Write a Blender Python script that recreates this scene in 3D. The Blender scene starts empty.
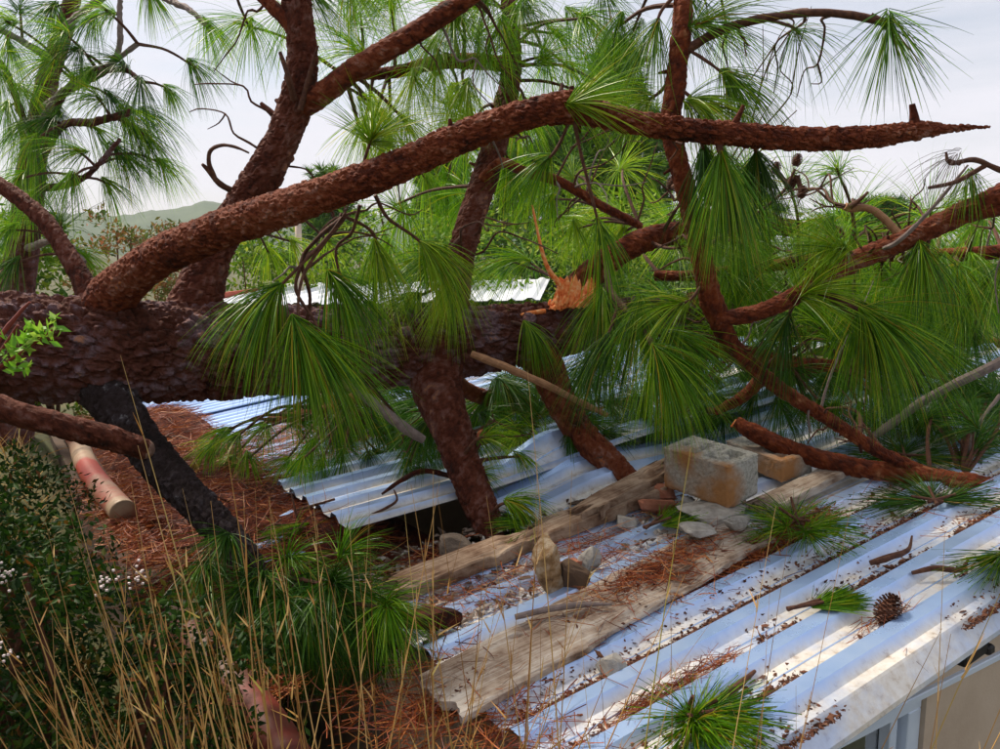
import bpy, math, random
import numpy as np
from mathutils import Vector, Euler

scene = bpy.context.scene
col = scene.collection
R_ = math.radians
random.seed(7)

# ------------------------------------------------------------------ camera
FPX, PITCH, CZ = 832.0, R_(8.5), 3.3          # focal length in px of a 1000 px wide frame
cam_data = bpy.data.cameras.new('camera')
cam_data.sensor_width = 36.0
cam_data.lens = 36.0 * FPX / 1000.0
cam_data.clip_start = 0.05
cam_data.clip_end = 6000
cam = bpy.data.objects.new('camera', cam_data)
cam.location = (0, 0, CZ)
cam.rotation_euler = (math.pi / 2 - PITCH, 0, 0)
col.objects.link(cam)
scene.camera = cam

# ------------------------------------------------------------------ sky, sun, exposure
SUN_EL, SUN_AZ = R_(50), R_(-48)              # azimuth measured from +Y towards +X
world = bpy.data.worlds.new('World')
scene.world = world
world.use_nodes = True
wn, wl = world.node_tree.nodes, world.node_tree.links
wn.clear()
w_out = wn.new('ShaderNodeOutputWorld')
w_bg = wn.new('ShaderNodeBackground')
w_bg.inputs['Strength'].default_value = 0.06
w_sky = wn.new('ShaderNodeTexSky')
w_sky.sky_type = 'NISHITA'
w_sky.sun_disc = False
w_sky.sun_elevation = SUN_EL
w_sky.sun_rotation = SUN_AZ
w_sky.air_density = 1.2
w_sky.dust_density = 1.5
w_sky.ozone_density = 2.0
w_tc = wn.new('ShaderNodeTexCoord')
w_map = wn.new('ShaderNodeMapping')
w_map.inputs['Scale'].default_value = (1.0, 1.0, 7.0)
w_noise = wn.new('ShaderNodeTexNoise')
w_noise.inputs['Scale'].default_value = 1.6
w_noise.inputs['Detail'].default_value = 7
w_noise.inputs['Roughness'].default_value = 0.55
w_ramp = wn.new('ShaderNodeValToRGB')
w_ramp.color_ramp.elements[0].position = 0.30
w_ramp.color_ramp.elements[0].color = (0.30, 0.30, 0.30, 1)
w_ramp.color_ramp.elements[1].position = 0.62
w_ramp.color_ramp.elements[1].color = (0.93, 0.93, 0.93, 1)
w_mix = wn.new('ShaderNodeMixRGB')
w_mix.inputs['Color2'].default_value = (7.9, 7.8, 8.5, 1)
wl.new(w_tc.outputs['Generated'], w_map.inputs['Vector'])
wl.new(w_map.outputs['Vector'], w_noise.inputs['Vector'])
wl.new(w_noise.outputs['Fac'], w_ramp.inputs['Fac'])
wl.new(w_ramp.outputs['Color'], w_mix.inputs['Fac'])
wl.new(w_sky.outputs['Color'], w_mix.inputs['Color1'])
wl.new(w_mix.outputs['Color'], w_bg.inputs['Color'])
wl.new(w_bg.outputs['Background'], w_out.inputs['Surface'])

sun_data = bpy.data.lights.new('sun', 'SUN')
sun_data.energy = 3.6
sun_data.angle = R_(15)
sun_data.color = (1.0, 0.89, 0.75)
sun = bpy.data.objects.new('sun', sun_data)
sd = Vector((math.sin(SUN_AZ) * math.cos(SUN_EL), math.cos(SUN_AZ) * math.cos(SUN_EL), math.sin(SUN_EL)))
sun.rotation_euler = sd.to_track_quat('Z', 'Y').to_euler()
sun.location = (0, 0, 30)
col.objects.link(sun)

scene.view_settings.view_transform = 'Standard'
scene.view_settings.look = 'None'
scene.view_settings.gamma = 1.0
scene.view_settings.exposure = 0.97
scene.view_settings.use_curve_mapping = False
scene.cycles.max_bounces = 5
scene.cycles.diffuse_bounces = 3
scene.cycles.glossy_bounces = 2
scene.cycles.transmission_bounces = 4
scene.cycles.volume_bounces = 0

# ------------------------------------------------------------------ geometry helpers
def P(px, py, d):
    """a place in the scene: direction as seen in a 1000x749 frame, at d metres in front"""
    x = (px - 500) / FPX * d
    y = (374.5 - py) / FPX * d
    return np.array([x, d * math.cos(PITCH) + y * math.sin(PITCH), CZ + y * math.cos(PITCH) - d * math.sin(PITCH)])

def nrm(v):
    v = np.asarray(v, float)
    return v / (np.linalg.norm(v, axis=-1, keepdims=True) + 1e-9)

CAMP = np.array([0, 0, CZ])
U = nrm(P(1845, 36, 1) - CAMP)                # along the roof ribs, uphill
V = nrm(np.array([U[1], -U[0], 0]))           # across the ribs, towards the gable edge
N = np.cross(V, U)
N = N * np.sign(N[2])
O = P(715, 505, 3.6)
UH = nrm(np.array([U[0], U[1], 0]))
A_CAM = float(np.dot(CAMP - O, UH))

def RP(a, b, h=0.0):
    a, b, h = np.broadcast_arrays(np.asarray(a, float), np.asarray(b, float), np.asarray(h, float))
    return O + a[..., None] * U + b[..., None] * V + h[..., None] * N

def roof_hit(px, py, h=0.0):
    r = P(px, py, 1) - CAMP
    t = (np.dot(O - CAMP, N) + h) / np.dot(r, N)
    q = CAMP + r * t
    return float(np.dot(q - O, U)), float(np.dot(q - O, V)), t

def rng(seed):
    return np.random.default_rng(seed)

def h31(i, j, k, s=0):
    i = i.astype(np.int64); j = j.astype(np.int64); k = k.astype(np.int64)
    n = (i * 73856093) ^ (j * 19349663) ^ (k * 83492791) ^ (s * 2654435761 % 2147483647)
    n = (n ^ (n >> 13)) * 1274126177
    n = n & 0x7fffffff
    n = (n ^ (n >> 15)) * 668265263 & 0x7fffffff
    return (n & 0xffffff) / float(0xffffff)

def vnoise(p, s=0):
    p = np.asarray(p, float)
    f = np.floor(p); w = p - f; w = w * w * (3 - 2 * w)
    i, j, k = f[:, 0], f[:, 1], f[:, 2]
    r = 0
    for dx in (0, 1):
        for dy in (0, 1):
            for dz in (0, 1):
                c = h31(i + dx, j + dy, k + dz, s)
                wx = w[:, 0] if dx else 1 - w[:, 0]
                wy = w[:, 1] if dy else 1 - w[:, 1]
                wz = w[:, 2] if dz else 1 - w[:, 2]
                r = r + c * wx * wy * wz
    return r

def fbm(p, octv=4, s=0):
    p = np.asarray(p, float); a, t, r = 0.5, 0, 0
    for o in range(octv):
        r = r + a * vnoise(p * 2 ** o, s + o); t += a; a *= 0.5
    return r / t

def worley(p, s=0):
    f = np.floor(p)
    d1 = np.full(len(p), 9.0); d2 = np.full(len(p), 9.0); cid = np.zeros(len(p))
    for dx in (-1, 0, 1):
        for dy in (-1, 0, 1):
            for dz in (-1, 0, 1):
                i, j, k = f[:, 0] + dx, f[:, 1] + dy, f[:, 2] + dz
                q = np.stack([i + h31(i, j, k, s), j + h31(i, j, k, s + 1), k + h31(i, j, k, s + 2)], 1)
                d = np.linalg.norm(q - p, axis=1)
                c = h31(i, j, k, s + 3)
                closer = d < d1
                d2 = np.where(closer, d1, np.minimum(d2, d))
                cid = np.where(closer, c, cid)
                d1 = np.minimum(d1, d)
    return d1, d2, cid

def catmull(pts, step):
    pts = np.asarray(pts, float)
    ext = np.vstack([2 * pts[0] - pts[1], pts, 2 * pts[-1] - pts[-2]])
    out = []
    for i in range(1, len(ext) - 2):
        p0, p1, p2, p3 = ext[i - 1:i + 3]
        n = max(2, int(np.linalg.norm((p2 - p1)[:3]) / step))
        t = np.linspace(0, 1, n, endpoint=False)[:, None]
        out.append(0.5 * ((2 * p1) + (-p0 + p2) * t + (2 * p0 - 5 * p1 + 4 * p2 - p3) * t ** 2 + (-p0 + 3 * p1 - 3 * p2 + p3) * t ** 3))
    out.append(pts[-1:])
    return np.vstack(out)

class MB:
    """collects quads and triangles, becomes one mesh"""
    def __init__(self):
        self.v = []; self.q = []; self.t = []; self.n = 0; self.attr = []
    def add(self, v, q=None, t=None, attr=None):
        v = np.asarray(v, float).reshape(-1, 3)
        if q is not None and len(q): self.q.append(np.asarray(q, int) + self.n)
        if t is not None and len(t): self.t.append(np.asarray(t, int) + self.n)
        self.v.append(v)
        self.attr.append(np.zeros(len(v)) if attr is None else np.asarray(attr, float))
        self.n += len(v)
        return self
    def verts(self):
        return np.vstack(self.v)
    def mesh(self, name, origin=(0, 0, 0), smooth=False):
        v = self.verts() - np.asarray(origin)
        q = np.vstack(self.q) if self.q else np.zeros((0, 4), int)
        t = np.vstack(self.t) if self.t else np.zeros((0, 3), int)
        me = bpy.data.meshes.new(name)
        me.vertices.add(len(v)); me.vertices.foreach_set('co', v.astype(np.float32).ravel())
        loops = np.concatenate([q.ravel(), t.ravel()]).astype(np.int32)
        me.loops.add(len(loops)); me.loops.foreach_set('vertex_index', loops)
        np_ = len(q) + len(t)
        me.polygons.add(np_)
        st = np.concatenate([np.arange(len(q)) * 4, len(q) * 4 + np.arange(len(t)) * 3]).astype(np.int32)
        me.polygons.foreach_set('loop_start', st)
        me.polygons.foreach_set('use_smooth', np.full(np_, smooth, bool))
        a = np.concatenate(self.attr)
        if a.any():
            at = me.attributes.new('plate', 'FLOAT', 'POINT'); at.data.foreach_set('value', a.astype(np.float32))
        me.update(calc_edges=True); me.validate()
        return me

def link(name, me, mat, parent=None, loc=(0, 0, 0)):
    o = bpy.data.objects.new(name, me)
    if mat is not None:
        me.materials.clear(); me.materials.append(mat)
    if parent is not None: o.parent = parent
    o.location = loc
    col.objects.link(o)
    return o

def tag(o, label=None, cat=None, group=None, kind=None):
    if label: o['label'] = label
    if cat: o['category'] = cat
    if group: o['group'] = group
    if kind: o['kind'] = kind
    return o

def root(name, loc, label, cat, group=None):
    o = bpy.data.objects.new(name, None); o.empty_display_size = 0.1
    o.location = [float(c) for c in loc]
    col.objects.link(o)
    return tag(o, label, cat, group)

def part(name, mb, mat, parent, smooth=False, label=None, kind=None):
    """mesh in scene coordinates put under a thing (or a part of it); all share the thing's origin"""
    r = parent
    while r.parent is not None: r = r.parent
    o = link(name, mb.mesh(name, np.array(r.location), smooth), mat, parent)
    return tag(o, label, kind=kind)

def single(name, mb, mat, label=None, cat=None, group=None, kind=None, smooth=False):
    v = mb.verts()
    org = np.array([(v[:, 0].min() + v[:, 0].max()) / 2, (v[:, 1].min() + v[:, 1].max()) / 2, v[:, 2].min()])
    o = link(name, mb.mesh(name, org, smooth), mat, None, [float(c) for c in org])
    return tag(o, label, cat, group, kind)

def box(mb, c, ex, ey, ez, sx, sy, sz, bev=0.0):
    """box with centre c along axes ex ey ez, full sizes; bev gives small chamfers"""
    c = np.asarray(c, float); ex, ey, ez = np.asarray(ex), np.asarray(ey), np.asarray(ez)
    hx, hy, hz = sx / 2, sy / 2, sz / 2
    if bev <= 0:
        s = np.array([[x, y, z] for z in (-1, 1) for y in (-1, 1) for x in (-1, 1)], float) * [hx, hy, hz]
        q = [[0, 2, 3, 1], [4, 5, 7, 6], [0, 1, 5, 4], [2, 6, 7, 3], [0, 4, 6, 2], [1, 3, 7, 5]]
        v = c + s[:, :1] * ex + s[:, 1:2] * ey + s[:, 2:] * ez
        return mb.add(v, q)
    b = bev
    prof = [(-hx + b, -hy), (hx - b, -hy), (hx, -hy + b), (hx, hy - b), (hx - b, hy), (-hx + b, hy), (-hx, hy - b), (-hx, -hy + b)]
    rings = []
    for z, k in ((-hz, 1), (-hz + b, 0), (hz - b, 0), (hz, 1)):
        rings.append([(x * (1 - k * b / hx), y * (1 - k * b / hy), z) for x, y in prof])
    s = np.array(rings).reshape(-1, 3)
    q = []
    for r in range(3):
        for i in range(8):
            j = (i + 1) % 8
            q.append([r * 8 + i, r * 8 + j, (r + 1) * 8 + j, (r + 1) * 8 + i])
    for o_, fl in ((0, True), (24, False)):
        f = [[0, 1, 2, 3], [0, 3, 4, 7], [4, 5, 6, 7]]
        for a in f: q.append([o_ + k for k in (a[::-1] if fl else a)])
    v = c + s[:, :1] * ex + s[:, 1:2] * ey + s[:, 2:] * ez
    return mb.add(v, q)

def tube(mb, pts, rad, seg=12, step=0.03, plate=0.0, depth=0.0, wob=0.0, seed=0, caps=True):
    """round stem through pts with radii; plate/depth give bark plates as real relief"""
    pr = catmull(np.hstack([np.asarray(pts, float), np.asarray(rad, float)[:, None]]), step)
    p, r = pr[:, :3], np.maximum(pr[:, 3], 0.0004)
    n = len(p)
    tg = nrm(np.gradient(p, axis=0))
    ref = np.array([0, 0, 1.0]) if abs(tg[0, 2]) < 0.9 else np.array([1.0, 0, 0])
    nv = np.zeros((n, 3)); nv[0] = nrm(np.cross(tg[0], ref))
    for i in range(1, n):
        w = nv[i - 1] - tg[i] * np.dot(nv[i - 1], tg[i]); nv[i] = nrm(w)
    bv = np.cross(tg, nv)
    th = np.linspace(0, 2 * math.pi, seg, endpoint=False)
    s = np.concatenate([[0], np.cumsum(np.linalg.norm(np.diff(p, axis=0), axis=1))])
    R2 = np.repeat(r[:, None], seg, 1)
    dirs = np.cos(th)[None, :, None] * nv[:, None, :] + np.sin(th)[None, :, None] * bv[:, None, :]
    attr = None
    if wob > 0:
        q = (p[:, None, :] + dirs * R2[..., None]).reshape(-1, 3)
        R2 = R2 * (1 + wob * (fbm(q / (np.mean(r) * 2.2 + 0.01) + seed * 3.1, 3, seed) - 0.5).reshape(n, seg) * 2)
    if plate > 0:
        lo = np.stack([np.cos(th)[None, :] * R2, np.sin(th)[None, :] * R2, np.repeat((s * 0.5)[:, None], seg, 1)], -1).reshape(-1, 3)
        lo = lo + 0.35 * plate * (np.stack([vnoise(lo / plate * 1.7, 11), vnoise(lo / plate * 1.7, 12), vnoise(lo / plate * 1.7, 13)], 1) - 0.5)
        d1, d2, cid = worley(lo / plate + seed * 7.3, seed)
        e = np.clip((d2 - d1) / 0.28, 0, 1); e = e * e * (3 - 2 * e)
        fine = fbm(lo / plate * 3.0, 3, seed + 5) - 0.5
        if plate > 0.03:
            f1, f2, fc = worley(lo / plate * 2.3 + 3.3, seed + 31)
            fe = np.clip((f2 - f1) / 0.25, 0, 1)
            fine = fine * 0.6 + 0.55 * (fe * (0.4 + fc) - 0.5); cid = 0.55 * cid + 0.45 * fc
        hgt = depth * (e * (0.35 + 1.0 * cid) + 0.6 * fine - 0.45)
        R2 = R2 + np.minimum(hgt.reshape(n, seg), 0.35 * R2)
        attr = 0.02 + 0.98 * np.clip(cid * 0.75 + 0.25 * e, 0, 1)
    v = (p[:, None, :] + dirs * R2[..., None]).reshape(-1, 3)
    i = np.arange(n - 1)[:, None] * seg; j = np.arange(seg)[None, :]; k = (j + 1) % seg
    q = np.stack([i + j, i + k, i + seg + k, i + seg + j], -1).reshape(-1, 4)
    if caps:
        v = np.vstack([v, p[0], p[-1]])
        c0, c1 = n * seg, n * seg + 1
        jj = np.arange(seg); kk = (jj + 1) % seg
        t = np.vstack([np.stack([np.full(seg, c0), kk, jj], 1), np.stack([np.full(seg, c1), (n - 1) * seg + jj, (n - 1) * seg + kk], 1)])
        if attr is not None: attr = np.concatenate([attr, [0.1, 0.1]])
        mb.add(v, q, t, attr)
    else:
        mb.add(v, q, None, attr)
    return p

def strands(mb, base, d0, L, w, droop, steps=6, prism=True, r=None, curl=0.0):
    """needle-like blades: base (n,3), start direction (n,3), length (n,), width, droop (n,)"""
    n = len(base); r = r or rng(1)
    p = base.copy(); d = nrm(d0); pts = [p.copy()]; ds = [d.copy()]
    kick = nrm(r.normal(size=(n, 3))) * curl
    for k in range(steps):
        d = nrm(d + (np.array([0, 0, -1.0]) * np.asarray(droop)[:, None] + kick) / steps)
        p = p + d * (np.asarray(L) / steps)[:, None]
        pts.append(p.copy()); ds.append(d.copy())
    pts = np.stack(pts, 1); ds = np.stack(ds, 1)
    side = nrm(np.cross(ds, nrm(r.normal(size=(n, 1, 3)))))
    t = np.linspace(0, 1, steps + 1)
    ww = (np.asarray(w)[:, None] if np.ndim(w) else np.full((n, 1), w)) * (np.clip(1.15 - t ** 2.2, 0.12, 1))[None, :] * 0.5
    if prism:
        up = np.cross(ds, side)
        A = [pts + side * ww[..., None], pts + (-0.5 * side + 0.866 * up) * ww[..., None], pts + (-0.5 * side - 0.866 * up) * ww[..., None]]
    else:
        A = [pts + side * ww[..., None], pts - side * ww[..., None]]
    m = len(A)
    v = np.stack(A, 2).reshape(-1, 3)
    bi = (np.arange(n) * (steps + 1) * m)[:, None, None]; si = (np.arange(steps) * m)[None, :, None]
    a = np.arange(m if prism else 1)[None, None, :]; b = (a + 1) % m
    q = np.stack([bi + si + a, bi + si + b, bi + si + m + b, bi + si + m + a], -1).reshape(-1, 4)
    mb.add(v, q)
    return pts, ds

def tuft(mb, tip, dr, L, n=110, spread=55, droop=0.9, w=0.0028, seed=0, shoot=0.24, prism=True, steps=6, amin=8):
    n = int(n * 1.4); w = w * 0.74
    r = rng(seed)
    dr = nrm(dr); tip = np.asarray(tip, float)
    a = nrm(np.cross(dr, [0.3, 0.2, 0.9])); b = np.cross(dr, a)
    ph = r.uniform(0, 2 * math.pi, n)
    along = r.uniform(0, 1, n) ** 0.8
    an = np.radians(amin + (spread - amin) * (0.25 + 0.75 * along) * r.uniform(0.35, 1.0, n) ** 0.7)
    side = np.cos(ph)[:, None] * a + np.sin(ph)[:, None] * b
    d0 = np.cos(an)[:, None] * dr + np.sin(an)[:, None] * side + r.normal(size=(n, 3)) * 0.09
    base = tip - dr * (along * shoot * L)[:, None] + side * 0.004
    ln = L * np.where(r.uniform(size=n) < 0.2, r.uniform(0.4, 0.75, n), r.uniform(0.75, 1.1, n))
    strands(mb, base, d0, ln, w * r.uniform(0.75, 1.25, n), droop * r.uniform(0.5, 1.3, n), steps, prism, r, curl=0.11)

def rock(mb, c, size, seed=0, rough=0.3, nu=18, nv=12, tilt=None, facet=0.0, sq=0.5):
    u = np.linspace(0, 2 * math.pi, nu, endpoint=False); w = np.linspace(0.02, math.pi - 0.02, nv)
    uu, ww = np.meshgrid(u, w)
    d = np.stack([np.cos(uu) * np.sin(ww), np.sin(uu) * np.sin(ww), np.cos(ww)], -1).reshape(-1, 3)
    # blocky super-ellipsoid cut by noise
    e = sq
    s = np.sign(d) * np.abs(d) ** e
    k = 1 + rough * (fbm(d * 1.4 + seed * 5.7, 4, seed) - 0.5) * 2
    if facet:
        rr = rng(seed)
        for _ in range(9):
            nn = nrm(rr.normal(size=3)); h = rr.uniform(0.62, 0.9)
            dd = (s * k[:, None]) @ nn
            s = s - nn[None, :] * np.maximum(dd - h, 0)[:, None] / np.maximum(k[:, None], 0.3) * facet
    v = s * k[:, None] * np.asarray(size) / 2
    if tilt is not None:
        M = np.array(tilt.to_matrix()); v = v @ M.T
    v = v + np.asarray(c)
    q = []
    i = np.arange(nv - 1)[:, None] * nu; j = np.arange(nu)[None, :]; kk = (j + 1) % nu
    q = np.stack([i + j, i + nu + j, i + nu + kk, i + kk], -1).reshape(-1, 4)
    v = np.vstack([v, v[:nu].mean(0), v[-nu:].mean(0)])
    c0 = nu * nv; jj = np.arange(nu); k2 = (jj + 1) % nu
    t = np.vstack([np.stack([np.full(nu, c0), jj, k2], 1), np.stack([np.full(nu, c0 + 1), (nv - 1) * nu + k2, (nv - 1) * nu + jj], 1)])
    mb.add(v, q, t)

# ------------------------------------------------------------------ materials
def M(name):
    m = bpy.data.materials.new(name); m.use_nodes = True
    nt = m.node_tree
    bs = nt.nodes['Principled BSDF']
    return m, nt.nodes, nt.links, bs

def ramp(nodes, stops):
    r = nodes.new('ShaderNodeValToRGB'); e = r.color_ramp.elements
    while len(e) < len(stops): e.new(0.5)
    for k, (p, c) in enumerate(stops):
        e[k].position = p; e[k].color = (*c, 1)
    return r

def noise_node(nodes, links, scale, detail=5, rough=0.55, stretch=None, coord='Object'):
    tc = nodes.new('ShaderNodeTexCoord')
    t = nodes.new('ShaderNodeTexNoise')
    t.inputs['Scale'].default_value = scale; t.inputs['Detail'].default_value = detail; t.inputs['Roughness'].default_value = rough
    if stretch:
        mp = nodes.new('ShaderNodeMapping'); mp.inputs['Scale'].default_value = stretch
        links.new(tc.outputs[coord], mp.inputs['Vector']); links.new(mp.outputs['Vector'], t.inputs['Vector'])
    else:
        links.new(tc.outputs[coord], t.inputs['Vector'])
    return t

def bump(nodes, links, bs, src, strength=0.4, dist=0.01):
    b = nodes.new('ShaderNodeBump'); b.inputs['Strength'].default_value = strength; b.inputs['Distance'].default_value = dist
    links.new(src, b.inputs['Height']); links.new(b.outputs['Normal'], bs.inputs['Normal'])
    return b

def mat_noise(name, stops, scale=8, rough=0.8, bumps=0.3, bdist=0.01, detail=6, stretch=None, spec=0.3, metal=0.0, bscale=None):
    m, n, l, b = M(name)
    t = noise_node(n, l, scale, detail, 0.6, stretch)
    r = ramp(n, stops)
    l.new(t.outputs['Fac'], r.inputs['Fac']); l.new(r.outputs['Color'], b.inputs['Base Color'])
    b.inputs['Roughness'].default_value = rough; b.inputs['Metallic'].default_value = metal
    b.inputs['Specular IOR Level'].default_value = spec
    if bumps:
        t2 = noise_node(n, l, bscale or scale * 5, 6, 0.65, stretch)
        bump(n, l, b, t2.outputs['Fac'], bumps, bdist)
    return m

def mat_bark(name, stops, small=70):
    """bark: colour by plate (each flake has its own), fine grain on top"""
    m, n, l, b = M(name)
    at = n.new('ShaderNodeAttribute'); at.attribute_name = 'plate'
    t = noise_node(n, l, 24, 9, 0.76)
    add = n.new('ShaderNodeMath'); add.operation = 'MULTIPLY_ADD'; add.inputs[1].default_value = 0.55
    sub = n.new('ShaderNodeMath'); sub.operation = 'MULTIPLY_ADD'; sub.inputs[1].default_value = 1.8; sub.inputs[2].default_value = -1.33
    tz = noise_node(n, l, 4.5, 3, 0.5); zz_ = n.new('ShaderNodeMath'); zz_.operation = 'MULTIPLY_ADD'; zz_.inputs[1].default_value = 0.7
    l.new(tz.outputs['Fac'], zz_.inputs[0]); l.new(t.outputs['Fac'], zz_.inputs[2]); l.new(zz_.outputs[0], sub.inputs[0])
    l.new(at.outputs['Fac'], add.inputs[0]); l.new(sub.outputs[0], add.inputs[2])
    r = ramp(n, stops)
    l.new(add.outputs[0], r.inputs['Fac']); l.new(r.outputs['Color'], b.inputs['Base Color'])
    b.inputs['Roughness'].default_value = 0.8; b.inputs['Specular IOR Level'].default_value = 0.18
    t2 = noise_node(n, l, small, 6, 0.7)
    bump(n, l, b, t2.outputs['Fac'], 0.9, 0.009)
    return m

def mat_leaf(name, stops, trans=0.3, rough=0.45, spec=0.4):
    m, n, l, b = M(name)
    g = n.new('ShaderNodeNewGeometry')
    r = ramp(n, stops)
    l.new(g.outputs['Random Per Island'], r.inputs['Fac'])
    l.new(r.outputs['Color'], b.inputs['Base Color'])
    b.inputs['Roughness'].default_value = rough; b.inputs['Specular IOR Level'].default_value = spec
    tr = n.new('ShaderNodeBsdfTranslucent'); mx = n.new('ShaderNodeMixShader')
    l.new(r.outputs['Color'], tr.inputs['Color'])
    mx.inputs['Fac'].default_value = trans
    out = n['Material Output']
    l.new(b.outputs['BSDF'], mx.inputs[1]); l.new(tr.outputs['BSDF'], mx.inputs[2]); l.new(mx.outputs['Shader'], out.inputs['Surface'])
    return m

bark_trunk = mat_bark('bark_trunk', [(0.0, (0.016, 0.005, 0.003)), (0.28, (0.070, 0.018, 0.008)), (0.48, (0.105, 0.035, 0.022)), (0.66, (0.12, 0.062, 0.062)), (0.84, (0.17, 0.115, 0.13)), (1.0, (0.32, 0.15, 0.085))])
bark_limb = mat_bark('bark_limb', [(0.0, (0.020, 0.005, 0.002)), (0.30, (0.085, 0.016, 0.005)), (0.55, (0.160, 0.034, 0.010)), (0.78, (0.21, 0.062, 0.026)), (0.90, (0.23, 0.115, 0.09)), (1.0, (0.42, 0.14, 0.045))], 110)
bark_mid = mat_bark('bark_mid', [(0.0, (0.016, 0.005, 0.002)), (0.35, (0.070, 0.015, 0.006)), (0.60, (0.118, 0.032, 0.015)), (0.85, (0.155, 0.072, 0.058)), (1.0, (0.28, 0.12, 0.06))], 100)
bark_dark = mat_bark('bark_dark', [(0.0, (0.008, 0.005, 0.004)), (0.4, (0.020, 0.011, 0.009)), (0.75, (0.036, 0.024, 0.024)), (0.93, (0.06, 0.05, 0.055)), (1.0, (0.20, 0.19, 0.19))], 90)
bark_red = mat_bark('bark_red', [(0.0, (0.028, 0.006, 0.003)), (0.35, (0.105, 0.019, 0.005)), (0.65, (0.19, 0.040, 0.010)), (0.85, (0.23, 0.080, 0.032)), (1.0, (0.34, 0.14, 0.06))], 110)
twig_mat = mat_noise('twig_bark', [(0.25, (0.035, 0.012, 0.008)), (0.55, (0.10, 0.038, 0.018)), (0.85, (0.19, 0.095, 0.05))], 60, 0.75, 0.7, 0.004, bscale=220)
stick_mat = mat_noise('dry_stick', [(0.2, (0.16, 0.075, 0.035)), (0.6, (0.33, 0.17, 0.08)), (0.9, (0.42, 0.27, 0.15))], 40, 0.75, 0.5, 0.003)
grey_stick = mat_noise('grey_stick', [(0.2, (0.10, 0.075, 0.065)), (0.6, (0.21, 0.16, 0.14)), (0.9, (0.33, 0.28, 0.25))], 40, 0.8, 0.5, 0.003)
splint_mat = mat_noise('torn_wood', [(0.28, (0.45, 0.06, 0.010)), (0.40, (0.80, 0.17, 0.03)), (0.55, (0.90, 0.32, 0.09)), (0.68, (0.92, 0.56, 0.27))], 38, 0.6, 0.5, 0.004, stretch=(1, 1, 1))
cut_mat = mat_noise('cut_wood', [(0.3, (0.09, 0.045, 0.03)), (0.55, (0.19, 0.11, 0.08)), (0.8, (0.30, 0.20, 0.16))], 40, 0.8, 0.4, 0.003)

needle_mat = mat_leaf('needles', [(0.0, (0.024, 0.10, 0.003)), (0.25, (0.070, 0.22, 0.004)), (0.6, (0.17, 0.38, 0.006)), (0.92, (0.36, 0.52, 0.012)), (1.0, (0.52, 0.30, 0.03))], 0.44, 0.34, 0.3)
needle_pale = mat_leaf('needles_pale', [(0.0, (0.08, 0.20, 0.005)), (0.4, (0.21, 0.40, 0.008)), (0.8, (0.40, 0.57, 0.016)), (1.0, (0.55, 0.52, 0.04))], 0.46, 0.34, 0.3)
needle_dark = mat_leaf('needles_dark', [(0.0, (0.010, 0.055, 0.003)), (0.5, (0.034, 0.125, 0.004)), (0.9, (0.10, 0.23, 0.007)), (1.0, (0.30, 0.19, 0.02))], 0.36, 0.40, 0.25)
needle_far = mat_leaf('needles_far', [(0.0, (0.014, 0.060, 0.003)), (0.45, (0.052, 0.15, 0.005)), (0.85, (0.125, 0.26, 0.008)), (1.0, (0.20, 0.31, 0.015))], 0.34, 0.5, 0.3)
straw_mat = mat_leaf('pine_straw', [(0.0, (0.06, 0.010, 0.004)), (0.4, (0.21, 0.034, 0.008)), (0.75, (0.37, 0.090, 0.016)), (1.0, (0.48, 0.20, 0.05))], 0.15, 0.55, 0.3)
litter_mat = mat_leaf('bark_litter', [(0.0, (0.045, 0.018, 0.012)), (0.5, (0.12, 0.045, 0.025)), (0.85, (0.20, 0.085, 0.045)), (1.0, (0.30, 0.18, 0.12))], 0.0, 0.8, 0.2)
grass_mat = mat_leaf('dry_grass', [(0.0, (0.26, 0.12, 0.03)), (0.5, (0.45, 0.26, 0.08)), (0.85, (0.62, 0.42, 0.17)), (1.0, (0.34, 0.30, 0.06))], 0.25, 0.5, 0.3)
shrub_mat = mat_leaf('shrub_leaves', [(0.0, (0.006, 0.020, 0.003)), (0.5, (0.014, 0.045, 0.004)), (0.85, (0.035, 0.080, 0.006)), (1.0, (0.15, 0.05, 0.012))], 0.25, 0.6, 0.15)
rust_leaf = mat_leaf('rusty_leaves', [(0.0, (0.05, 0.10, 0.015)), (0.4, (0.12, 0.14, 0.02)), (0.7, (0.22, 0.12, 0.03)), (1.0, (0.30, 0.11, 0.045))], 0.35, 0.5, 0.3)
bush_far = mat_leaf('bush_leaves_far', [(0.0, (0.035, 0.10, 0.005)), (0.5, (0.11, 0.22, 0.007)), (0.85, (0.21, 0.31, 0.012)), (1.0, (0.30, 0.33, 0.03))], 0.3, 0.6, 0.25)
bush_dark = mat_leaf('bush_leaves_dark', [(0.0, (0.02, 0.070, 0.006)), (0.5, (0.055, 0.14, 0.010)), (0.9, (0.11, 0.20, 0.016)), (1.0, (0.15, 0.22, 0.03))], 0.3, 0.6, 0.25)
sprout_mat = mat_leaf('sprout_leaves', [(0.0, (0.13, 0.34, 0.02)), (0.6, (0.22, 0.45, 0.03)), (1.0, (0.34, 0.50, 0.06))], 0.4, 0.4, 0.4)
red_stem = mat_noise('red_stem', [(0.2, (0.10, 0.018, 0.012)), (0.8, (0.26, 0.05, 0.03))], 50, 0.6, 0.2)
flower_mat = mat_noise('white_flowers', [(0.2, (0.42, 0.34, 0.32)), (0.8, (0.68, 0.60, 0.58))], 60, 0.7, 0.0)

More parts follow.
